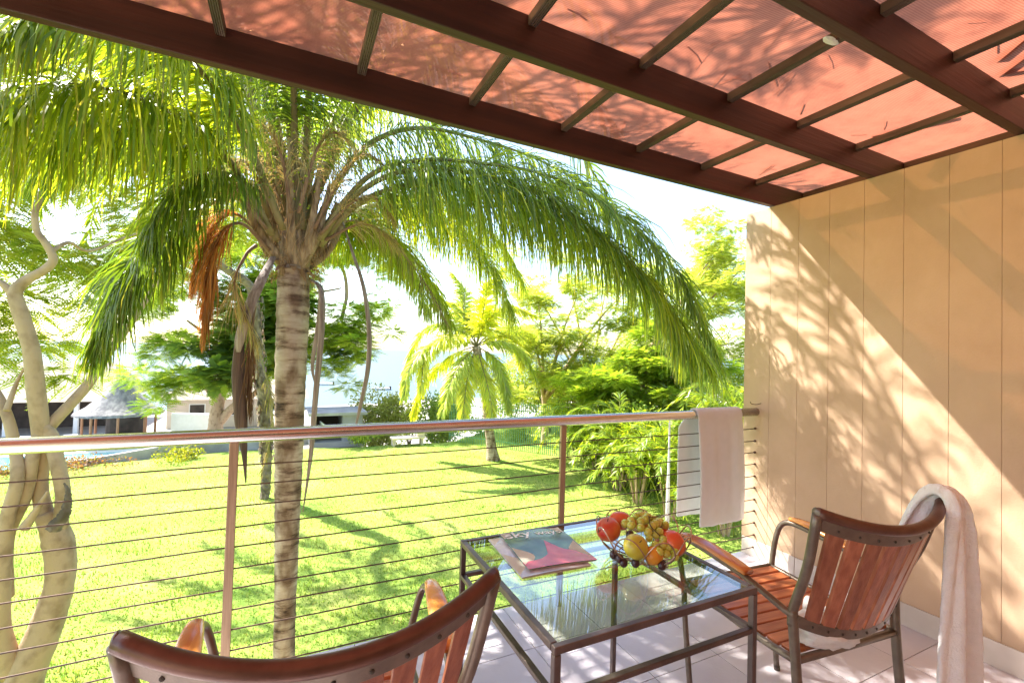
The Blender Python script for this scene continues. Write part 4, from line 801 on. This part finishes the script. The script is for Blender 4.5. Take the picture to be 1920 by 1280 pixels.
# flamboyant tree beyond, spreading branches
b = onz(405, 842, LAWN);  b = at(408, 850, 33.1); b[2] = -5.2
feather_tree('flame_tree', 'spreading bright green feathery tree behind the palm trunk at lawn edge', b, [b-np.array((0, 0, .2)), at(404, 800, 33.1), at(412, 740, 33.1), at(425, 680, 33.1)],
    [([at(412, 790, 33.1), at(440, 760, 32.7), at(470, 745, 32.2), at(540, 660, 31.4)], [.28, .22, .15, .08]), ([at(425, 690, 33.1), at(400, 640, 32.2), at(350, 600, 31.4)], [.22, .15, .06]), ([at(425, 690, 33.1), at(470, 620, 32.2), at(560, 560, 30.6), at(640, 540, 29.8)], [.22, .15, .1, .05]),
     ([at(640, 600, 29.8), at(650, 550, 29.8), at(640, 500, 30.0), at(600, 470, 30.6)], [.10, .11, .1, .08]), ([at(410, 760, 33.1), at(380, 720, 32.6), at(340, 690, 32.2)], [.15, .1, .04])],
    [(at(330, 640, 32.2), 2.54), (at(300, 560, 32.2), 2.85), (at(400, 560, 32.2), 3.17), (at(360, 470, 32.2), 3.49), (at(480, 600, 30.6), 2.85), (at(560, 560, 30.6), 2.85), (at(620, 600, 29.8), 2.38), (at(640, 640, 29.0), 1.90), (at(680, 620, 29.0), 1.43), (at(600, 680, 29.0), 1.59), (at(560, 640, 29.8), 2.06), (at(330, 700, 30.6), 1.74), (at(290, 720, 30.6), 1.11), (at(450, 480, 32.2), 3.49), (at(640, 500, 30.0), 2.22), (at(560, 450, 30.6), 2.85), (at(690, 560, 29.8), 1.27), (at(450, 690, 32.2), 1.90)],
    15000, .75, .18, .045, FG+[(.28, .34, .03)], tr=.31, npair=9, radii=[.5, .36, .29])
# darker tree mass behind it
b = at(500, 830, 30); b[2] = -5.4
feather_tree('shade_tree', 'darker green tree with rounded crown between palm trunk and thatched hut', b, [b, at(500, 760, 30), at(495, 700, 30)], [], [(at(470, 660, 30), 2.2), (at(520, 620, 30), 2.5), (at(430, 640, 30), 1.8), (at(580, 650, 30), 2.0), (at(500, 560, 30), 2.6)], 3500, .8, .3, .10, FD, tr=.3, flatz=.6)

# right hand trees
RTREE = [
 ('tall yellow green feathery tree against the peach wall', (13.2, 16.0), [(1370, 450, 15), (1350, 520, 15), (1390, 560, 15), (1330, 600, 14.5), (1380, 640, 14), (1300, 540, 15.5), (1420, 480, 15), (1345, 470, 15.3)], 1.5, FY, 1500),
 ('loose feathery tree right of the coconut palm with sky showing through', (11.0, 19.0), [(1010, 570, 18), (1080, 560, 18), (1150, 600, 17), (1060, 640, 17.5), (1120, 680, 17), (1000, 640, 18), (1180, 540, 17.5), (1000, 700, 17.5), (1050, 720, 17)], 1.3, FY, 1500),
 ('wide airy pale green tree behind the others filling the sky gaps', (16.5, 23.0), [(980, 520, 23), (1060, 500, 23), (1140, 520, 23), (1220, 540, 22), (1290, 520, 22), (1360, 560, 22), (1000, 600, 23), (1090, 610, 23), (1180, 630, 22), (1260, 620, 22), (1330, 640, 22), (960, 660, 23), (1380, 480, 22)], 1.9, [(.6, .6, .2), (.5, .55, .14), (.42, .48, .12)], 2300),
 ('bushy bright green tree above the fern like palms', (12.3, 14.0), [(1180, 680, 14), (1230, 650, 14), (1260, 700, 13.5), (1150, 720, 14), (1200, 720, 13.5), (1300, 680, 13.5), (1100, 720, 14.5), (1240, 600, 14.5)], 1.1, FG+[(.3, .36, .03)], 2000)]
for lab, (x, y), cs, r, cols, n in RTREE:
    b = np.array((x, y, LAWN)); top_ = at(cs[0][0], cs[0][1]+40, y)
    limbs = [([b+np.array((0, 0, 2.2)), (b+np.array((0, 0, 2.5)))*.4+at(*c)*.6+np.array((0, 0, .3)), at(*c)], [.10, .05, .02]) for c in cs]
    n = int(n*5.5); feather_tree('feathery_tree', lab, b, [b-np.array((0, 0, .1)), b+np.array((.1, 0, 1.2)), b+np.array((0, .1, 2.4))], limbs, [(at(*c), r) for c in cs], n, .38, .10, .026, cols, tr=.14, sub=6, npair=8)

# bushes
def bush(label, base, r, h, n, cols, ls=.09, name='shrub', cat='bush', grp=None):
    base = np.array(base, float); t = thing(name, label, cat, tuple(base), group=grp)
    for k in range(5):
        a = k*1.3; build('stem', [tube([base, base+np.array((math.cos(a)*r*.25, math.sin(a)*r*.25, h*.4)), base+np.array((math.cos(a)*r*.5, math.sin(a)*r*.5, h*.75))], [.04, .015], 5)], M['darkbark'], t)
    cl = [(base+np.array((RNG.normal(0, .4)*r, RNG.normal(0, .4)*r, h*RNG.uniform(.3, .75))), r*RNG.uniform(.3, .6)) for _ in range(9)]
    idx = RNG.integers(0, 9, n); d = RNG.normal(0, 1, (n, 3)); d /= np.linalg.norm(d, axis=1)[:, None]; ctr = np.array([cl[i][0] for i in idx]); rr = np.array([cl[i][1] for i in idx])
    P = ctr+d*(rr*RNG.uniform(.5, 1.1, n))[:, None]*np.array((1, 1, h/(2*r)+.3)); P[:, 2] = np.maximum(P[:, 2], base[2]+.03)
    A = RNG.normal(0, 1, (n, 3))+d; A /= np.linalg.norm(A, axis=1)[:, None]; B = np.cross(A, RNG.normal(0, 1, (n, 3))); B /= np.linalg.norm(B, axis=1)[:, None]; s_ = ls*RNG.uniform(.6, 1.3, (n, 1))
    V = np.stack([P, P+A*s_*.5+B*s_*.28, P+A*s_, P+A*s_*.5-B*s_*.28], 1).reshape(-1, 3); c = np.repeat(palette(n, cols, .25), 4, 0)
    npmesh('leaves', V, np.arange(4*n).reshape(n, 4), M['bushleaf'], t, c, kind='stuff'); return t
def gz(px, py, Y, z=None): p = at(px, py, Y); p[2] = LAWN if z is None else z; return p
PALEB = [(.32, .34, .10), (.25, .29, .07), (.38, .38, .14)]
bush('large pale rounded shrub just left of the coconut palm beyond the lawn', gz(705, 800, 26, -4.6), 1.9, 4.0, 9000, PALEB, .16)
bush('dark glossy green bush behind the coconut palm fronds', gz(815, 800, 27, -4.6), 1.7, 3.8, 7000, FD, .18)
bush('small green bush between pale shrub and dark bush', gz(768, 800, 28, -4.6), 1.1, 2.9, 3000, FG, .14)
bush('yellow green shrub at the foot of the fence behind coconut trunk', gz(900, 825, 23), .9, .9, 2200, YEL+FG, .10)
bush('light green shrub in front of the fence right of coconut trunk', gz(985, 835, 20.5), 1.0, 1.2, 3000, PALEB+FG, .10)
bush('mid green shrub along the fence left of coconut trunk', gz(850, 815, 24), 1.2, 2.2, 3500, FG, .12)
bush('tall bright shrub behind the fence above the coconut trunk', gz(960, 820, 25), 1.8, 3.4, 6000, FG+PALEB, .15)
bush('wide bright shrub behind the fence beside the brown dead shrub', gz(1030, 820, 22), 1.7, 3.6, 6000, FG+FY, .14)
bush('brown dried shrub beside the fence end', gz(1075, 850, 17.5), .8, 2.6, 3200, [(.30, .18, .09), (.22, .16, .07), (.2, .2, .06)], .10)
bush('dense green shrub low behind the left end of the palm hedge', gz(1130, 880, 15.5), 1.3, 2.6, 6000, FG, .11)
bush('dense dark shrub filling the hedge below the towel', gz(1320, 900, 11.5), 1.5, 2.6, 8000, FG+FD, .10)
bush('bright shrub in the hedge against the wall edge', gz(1420, 900, 12.5), 1.6, 3.2, 7000, FG+FY, .10)
for lab_, px__, Y_, r_, h_, n_, c_ in [
 ('tall leafy bush right of the coconut crown in the thicket', 1010, 24, 2.0, 5.4, 9000, FG+FY), ('tall bright bush in the thicket above the fence end', 1085, 21, 1.9, 5.2, 9000, FY+FG),
 ('tall bush above the left end of the palm hedge', 1150, 18.5, 1.8, 5.0, 9000, FG), ('tall light green bush above the middle of the hedge', 1220, 17, 1.8, 5.0, 9000, FY+FG),
 ('tall bush in the thicket left of the hanging towel', 1290, 16, 1.8, 5.2, 9000, FG+FY), ('tall bright bush touching the edge of the peach wall', 1365, 15, 1.8, 5.4, 9000, FY+FG),
 ('leafy bush at the hedge front just right of the second railing post', 1108, 14.5, 1.1, 2.7, 8000, FG), ('leafy bush at the hedge front between second post and garden pole', 1165, 12.8, 1.1, 2.7, 8000, FG), ('leafy bush at the hedge front left of the garden pole', 1235, 11.6, 1.1, 2.6, 8000, FG), ('darker green bush at the hedge front below the hanging towel', 1330, 10.2, 1.1, 2.4, 8000, FG+FD), ('mid height bush deep in the hedge below the rail', 1200, 14.2, 1.5, 3.2, 8000, FG), ('mid height bush behind the garden pole', 1275, 13, 1.5, 3.2, 8000, FG+FD)]:
    bush(lab_, gz(px__, 850, Y_), r_, h_, n_, c_, .11)
bush('low leafy shrub growing by the daybed', gz(680, 838, 22.2), .9, .7, 1800, FG, .12)
bush('low yellow green flower clump at end of the curved kerb', gz(345, 855, 21.2), .9, .35, 1500, YEL, .08)
bush('red leaved low plants in bed beside the pool', gz(150, 873, 20.9), 1.2, .16, 1300, [(.22, .10, .07), (.20, .18, .06), (.25, .12, .08)], .08)
bush('red leaved low plants at far left behind the twisted tree', gz(20, 880, 20.6), 1.0, .16, 1100, [(.22, .10, .07), (.20, .18, .06)], .08)

# areca palms of the hedge: three shared fronds, copied as parts of each clump
def areca_mesh(seed):
    P = smoothpath([(0, 0, 0), (.18, 0, .7), (.5, 0, 1.2), (.95, 0, 1.45), (1.35, 0, 1.35), (1.6, 0, 1.05)], 24)
    V1, F1 = tube(P, [.014, .010, .004], 5); V, F, c = leaflets(P, 76, .42, .034, FG+YEL[1:]+[(.28, .34, .03)], start=.3, droop=.45, K=3, lift=20, spread=60, jit=.3, endl=.5)
    nv = len(V1); VV = np.vstack([np.array(V1), V]); quads = [f for f in F1 if len(f) == 4]; FF = np.vstack([np.array(quads), F+nv]); cc = np.vstack([np.tile((.25, .28, .05), (nv, 1)), c])
    o = npmesh('frond', VV, FF, M['leaf'], None, cc); me = o.data; bpy.data.objects.remove(o); return me
AM = [areca_mesh(i) for i in range(3)]
SP = [((12.0, 16.4), 2.2, 'leftmost areca palm of the hedge beside the fence end'), ((11.3, 14.6), 2.4, 'areca palm in the hedge just right of the second railing post'), ((10.6, 13.0), 2.3, 'areca palm with arching fronds left of hedge centre'), ((10.2, 11.6), 2.1, 'low areca palm at the front of hedge centre'),
      ((10.6, 10.4), 2.2, 'areca palm seen left of the hanging towel'), ((11.0, 9.2), 2.2, 'areca palm directly behind the hanging towel'), ((12.8, 13.0), 3.2, 'tall areca palm at the back of the hedge left of centre'), ((12.8, 11.2), 3.3, 'tall areca palm at the back of hedge centre'),
      ((12.6, 9.6), 3.2, 'tall areca palm at the back of the hedge near the wall'), ((13.4, 15.2), 3.1, 'tall areca palm behind the fence end'), ((11.8, 8.0), 2.4, 'rightmost areca palm of the hedge beside the wall edge'), ((10.2, 12.3), 1.6, 'small young areca palm at lawn edge of the hedge'), ((9.5, 10.7), 2.3, 'front areca palm spilling over the lawn between second post and pole'), ((9.4, 9.3), 2.3, 'front areca palm spilling over the lawn beside the garden pole'), ((9.8, 12.0), 2.5, 'front areca palm right beside the second railing post'), ((10.3, 13.8), 2.6, 'areca palm at lawn edge below the fence end'), ((9.9, 8.0), 2.2, 'front areca palm beneath the bottom of the hanging towel'), ((11.0, 15.6), 2.6, 'areca palm at lawn edge under the brown dried shrub')]
for i, ((x, y), h, lab) in enumerate(SP):
    t = thing('areca_palm', lab, 'palm', (x, y, LAWN), group='areca palms forming the hedge')
    for k in range(18 if h > 2 else 12):
        a = k*2.4+i; f = link('frond', AM[(k+i) % 3], t); lv = (k % 6)/5; s_ = h/2.1*random.uniform(.75, 1.05)
        f.location = (.22*math.cos(a), .22*math.sin(a), lv*h*.35); f.rotation_euler = (0, random.uniform(-.35, .45)-lv*.2, a); f.scale = (s_, s_, s_)
    for k in range(5):
        a = k*1.26; build('stem', [tube([(x+.1*math.cos(a), y+.1*math.sin(a), LAWN), (x+.28*math.cos(a), y+.28*math.sin(a), LAWN+h*.45)], [.035, .025], 6)], M['bark'], t)

# green pale fence
fa, fb_ = onz(842, 826, LAWN), onz(1064, 858, LAWN); fn = thing('pale_fence', 'green metal fence of thin upright pales at the right edge of the lawn', 'fence', tuple(fa)); Lf = np.linalg.norm(fb_-fa); np_ = 64
pm = None
for i in range(np_):
    p = fa+(fb_-fa)*i/(np_-1)
    if pm is None: o = build('pale', [box(-.011, .011, -.011, .011, 0, 2.15)], M['fence'], fn, world=False); pm = o.data
    else: o = link('pale', pm, fn)
    o.location = tuple(p-fa)
for z in (.3, 1.8): build('fence_rail', [tube([fa+np.array((0, .03, z)), (fa+fb_)/2+np.array((0, .03, z)), fb_+np.array((0, .03, z))], .02, 5)], M['fence'], fn)

# ================================================================== FAR BUILDINGS AND POOL
TE = -5.1
# thatched hut
hx, hy = -9.75, 37.5
hut = thing('thatched_hut', 'small round hut with grey conical thatched roof beside the pool', 'hut', (hx, hy, TE))
n = 40; V = []; F = []
prof = [(0.10, 4.15), (.45, 3.65), (1.05, 2.85), (1.65, 2.2), (2.15, 1.87), (2.28, 1.80), (2.22, 1.70), (2.0, 1.72), (.3, 2.9)]
for r_, z in prof:
    for k in range(n): a = 2*math.pi*k/n; j = 1+.02*math.sin(k*7.3)+.015*math.sin(k*3.1+z*5); V.append((hx+r_*j*math.cos(a), hy+r_*j*math.sin(a), TE+z+.25))
F = [(i*n+k, i*n+(k+1) % n, (i+1)*n+(k+1) % n, (i+1)*n+k) for i in range(len(prof)-1) for k in range(n)]+[tuple(range(n))]
build('thatch_roof', [(V, F)], M['thatch'], hut, smooth=True)
V_ = []; F_ = []
for i in range(500):
    a = RNG.random()*6.283; r0 = 2.27; b_ = len(V_); c_ = np.array((hx+r0*math.cos(a), hy+r0*math.sin(a), TE+2.07)); s_ = np.array((-math.sin(a), math.cos(a), 0))*.035; d_ = np.array((math.cos(a)*.05, math.sin(a)*.05, -RNG.uniform(.04, .16)))
    V_ += [c_-s_, c_+s_, c_+d_+s_*.3]; F_ += [(b_, b_+1, b_+2)]
build('ragged_edge', [(V_, F_)], M['thatch'], hut, kind='stuff')
build('wall', [tube([(hx+.2, hy+.4, TE), (hx+.2, hy+.4, TE+1.9)], 1.0, 20)], M['dark'], hut)
for k in range(8): a = k*.785+.2; build('post', [tube([(hx+1.8*math.cos(a), hy+1.8*math.sin(a), TE), (hx+1.8*math.cos(a), hy+1.8*math.sin(a), TE+2.15)], .07, 8)], M['pole'], hut)
build('counter', [box(hx-1.4, hx+1.4, hy-1.75, hy-1.4, TE, TE+.9)], M['cream'], hut)
# long thatched lodge behind
lo_ = thing('lodge_building', 'long low lodge with pale thatched roof behind the hut', 'building', (-16, 46, TE))
def gable(x0, x1, y0, y1, z0, z1, inset=1.5): yc = (y0+y1)/2; return [(x0, y0, z0), (x1, y0, z0), (x1, y1, z0), (x0, y1, z0), (x0+inset, yc, z1), (x1-inset, yc, z1)], [(0, 1, 5, 4), (1, 2, 5), (2, 3, 4, 5), (3, 0, 4), (3, 2, 1, 0)]
build('roof', [gable(-23, -11.2, 42, 52, TE+2.3, TE+4.9)], M['straw'], lo_)
build('back_wall', [box(-22, -12, 46, 50, TE, TE+2.3)], M['dark'], lo_)
for x in np.arange(-22.5, -11.5, 1.8): build('post', [box(x-.12, x+.12, 42.4, 42.64, TE, TE+2.3)], M['white'], lo_)
lo2 = thing('lodge_building', 'lodge wing with sloping pale roof right of the hut', 'building', (-6, 44, TE))
build('roof', [gable(-9.2, 1.5, 42, 52, TE+2.3, TE+4.4, 3.5)], M['straw'], lo2); build('wall', [box(-8.4, .8, 43, 51, TE, TE+2.3)], M['cream'], lo2)
for x in (-7, -4.2, -1.5): f = build('window', [box(x, x+1.1, 42.94, 42.99, TE+.9, TE+1.9)], M['white'], lo2); build('pane', [box(x+.08, x+1.02, 42.90, 42.93, TE+.98, TE+1.82)], M['dark'], f)
# white balustrade
bl = thing('white_balustrade', 'white painted balustrade in front of the lodge wing', 'balustrade', (-6, 40, TE))
ba, bb = at(322, 800, 38), at(392, 798, 37); zb_ = ba[2]-.3
for i in range(22): p = ba+(bb-ba)*i/21; build('baluster', [box(p[0]-.05, p[0]+.05, p[1]-.05, p[1]+.05, zb_, zb_+1.15)], M['white'], bl)
build('balustrade_rail', [tube([ba*np.array((1, 1, 0))+np.array((0, 0, zb_+1.2)), (ba+bb)/2*np.array((1, 1, 0))+np.array((0, 0, zb_+1.2)), bb*np.array((1, 1, 0))+np.array((0, 0, zb_+1.2))], .08, 6)], M['white'], bl)
build('balustrade_base', [box(ba[0]-.3, bb[0]+.5, min(ba[1], bb[1])-.2, ba[1]+.3, TE, zb_)], M['white'], bl)
# pool
tag(build('pool_water', [box(-19, -7.5, 29.5, 34.5, TE+.02, TE+.06)], M['pool']), kind='structure')
tag(build('pool_coping', [box(-19.4, -7.1, 34.5, 35.0, TE, TE+.12), box(-19.4, -7.1, 28.6, 29.5, TE, TE+.12), box(-7.5, -7.1, 29.5, 34.5, TE, TE+.12)], M['white']), kind='structure')
def lounger(x, y, a, lab):
    t = thing('sun_lounger', lab, 'sun lounger', (x, y, TE+.001), a, 'white loungers by the pool'); K = dict(world=False)
    build('bed', [box(-.32, .32, -.9, .45, .28, .36)], M['white'], t, **K)
    build('backrest', [([(-.32, .45, .29), (.32, .45, .29), (.32, 1.0, .72), (-.32, 1.0, .72), (-.32, .42, .36), (.32, .42, .36), (.32, .96, .79), (-.32, .96, .79)], [(0, 1, 2, 3), (7, 6, 5, 4), (0, 4, 5, 1), (2, 6, 7, 3), (1, 5, 6, 2), (0, 3, 7, 4)])], M['white'], t, **K)
    for sx in (-.28, .28):
        for sy in (-.8, .4): build('leg', [box(sx-.03, sx+.03, sy-.03, sy+.03, 0, .28)], M['white'], t, **K)
for i, (px, lab) in enumerate([(20, 'leftmost white lounger by the pool behind the twisted tree'), (60, 'white lounger by the pool between the left stems'), (130, 'white lounger by the pool left of the hut'), (190, 'white lounger by the pool nearest to the hut')]):
    p = at(px, 830, 36.5); lounger(p[0], 36.3, .3*i-.4, lab)
# kerb wall along the lawn edge
P = [onz(120, 874, LAWN), onz(200, 868, LAWN), onz(290, 858, LAWN), onz(370, 850, LAWN), onz(430, 843, LAWN), onz(500, 840, LAWN)]
P = smoothpath([p+np.array((0, .25, 0)) for p in P], 40); V = []; F = []
for i, p in enumerate(P):
    h_ = .12+.42*min(1, i/26)
    V += [(p[0], p[1]-.12, p[2]-.1), (p[0], p[1]-.12, p[2]+h_), (p[0], p[1]+.12, p[2]+h_), (p[0], p[1]+.12, p[2]-.1)]
F = [(i*4+k, i*4+(k+1) % 4, i*4+4+(k+1) % 4, i*4+4+k) for i in range(39) for k in range(4)]+[(0, 1, 2, 3), (159, 158, 157, 156)]
tag(build('kerb_wall', [(V, F)], M['stone'], bevel=.02), 'low curved grey kerb wall along the far edge of the lawn', 'wall')
# shelter with hammock beyond lawn right of the palm trunk
sh = thing('garden_shelter', 'low flat roofed dark shelter beyond the lawn right of the palm trunk', 'shelter', (2.2, 22.8, LAWN))
a, b = onz(588, 845, LAWN), onz(690, 842, LAWN)
build('roof', [box(a[0]-.2, b[0]+.2, 22.6, 25, LAWN+1.25, LAWN+1.38)], M['stone'], sh); build('back_wall', [box(a[0], b[0], 24.8, 25, LAWN-3, LAWN+1.24)], M['dark'], sh); build('side_wall', [box(b[0]-.9, b[0], 22.7, 24.79, LAWN-3, LAWN+1.24)], M['stone'], sh)  # back and left walls near black: shade under the roof put into their colour
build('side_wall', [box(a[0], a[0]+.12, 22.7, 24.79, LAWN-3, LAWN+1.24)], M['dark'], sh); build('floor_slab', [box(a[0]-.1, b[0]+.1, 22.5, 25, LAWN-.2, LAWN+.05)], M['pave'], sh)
V = [];
for i in range(14):
    u = i/13; z = LAWN+.85-.45*math.sin(math.pi*u)
    for dy in (-.25, 0, .25): V.append((a[0]+.3+1.5*u, 22.9+dy*math.sin(math.pi*min(.97, max(.03, u))), z+abs(dy)*.6))
F = [(i*3+k, i*3+k+1, i*3+4+k, i*3+3+k) for i in range(13) for k in range(2)]
hm = build('hammock', [(V, F)], M['white'], smooth=True); s_ = hm.modifiers.new('s', 'SOLIDIFY'); s_.thickness = .03; tag(hm, 'white hammock slung inside the dark shelter', 'hammock')
# ramp / road with guard rail
rp_ = thing('guard_railing', 'thin metal guard railing along the road ramp right of palm trunk', 'railing', (3.5, 34, TE))
a, b = at(590, 800, 34), at(648, 790, 36)
for i in range(16): p = a+(b-a)*i/15; build('baluster', [box(p[0]-.02, p[0]+.02, p[1]-.02, p[1]+.02, p[2]-.3, p[2]+.75)], M['post'], rp_)
for dz in (-.15, .75): build('guard_rail', [tube([a+np.array((0, 0, dz)), (a+b)/2+np.array((0, 0, dz)), b+np.array((0, 0, dz))], .03, 6)], M['post'], rp_)
tag(build('road_ramp', [([(a[0]-2, 33.8, a[2]-.32), (b[0]+1.5, 35.8, b[2]-.32), (b[0]+3, 44, b[2]+.4), (a[0]-3, 42, a[2]+.3), (a[0]-2, 33.8, TE-1), (b[0]+1.5, 35.8, TE-1), (b[0]+3, 44, TE-1), (a[0]-3, 42, TE-1)], [(0, 1, 2, 3), (0, 4, 5, 1), (1, 5, 6, 2), (3, 7, 4, 0)])], M['pave']), kind='structure')
# daybed
a = onz(735, 838, LAWN); b = onz(798, 835, LAWN)
dbd = thing('garden_bench', 'low pale stone bench at far lawn edge beside the shrubs', 'bench', tuple(a))
build('seat', [box(a[0], b[0], a[1], a[1]+.6, LAWN+.30, LAWN+.38)], M['cream'], dbd); build('backrest', [box(b[0]-.35, b[0], a[1]+.1, a[1]+.6, LAWN+.39, LAWN+.7)], M['cream'], dbd)
for x in (a[0]+.05, b[0]-.15): build('leg', [box(x, x+.1, a[1]+.05, a[1]+.5, LAWN, LAWN+.30)], M['cream'], dbd)
# boats
def boat(px, py, lab):
    d = ray(px, py); tt = (-12-EYE)/d.z; x, y = d.x*tt, d.y*tt; t = thing('motor_boat', lab, 'boat', (x, y, -12), group='motor boats moored off the beach'); K = dict(world=False)
    V = []; 
    for i, u in enumerate(np.linspace(-1, 1, 9)):
        hw2 = .85*(1-max(0, -u-.1)**2*.95); V += [(u*2.8, -hw2, .65+.15*max(0, -u)), (u*2.8, -hw2*.5, -.2), (u*2.8, hw2*.5, -.2), (u*2.8, hw2, .65+.15*max(0, -u))]
    F = [(i*4+k, i*4+k+1, i*4+5+k, i*4+4+k) for i in range(8) for k in range(3)]+[(0, 3, 2, 1), (32, 33, 34, 35)]+[(i*4, i*4+4, i*4+7, i*4+3) for i in range(8)]
    build('hull', [(V, F)], M['white'], t, **K); 
    for sy in (-.35, .35): build('outboard_motor', [box(2.75, 3.25, sy-.22, sy+.22, .1, 1.25)], M['dark'], t, **K)
boat(608, 722, 'left moored white motor boat with two dark outboard motors'); boat(714, 731, 'right moored white motor boat with two dark outboard motors, nearer the coconut palm')
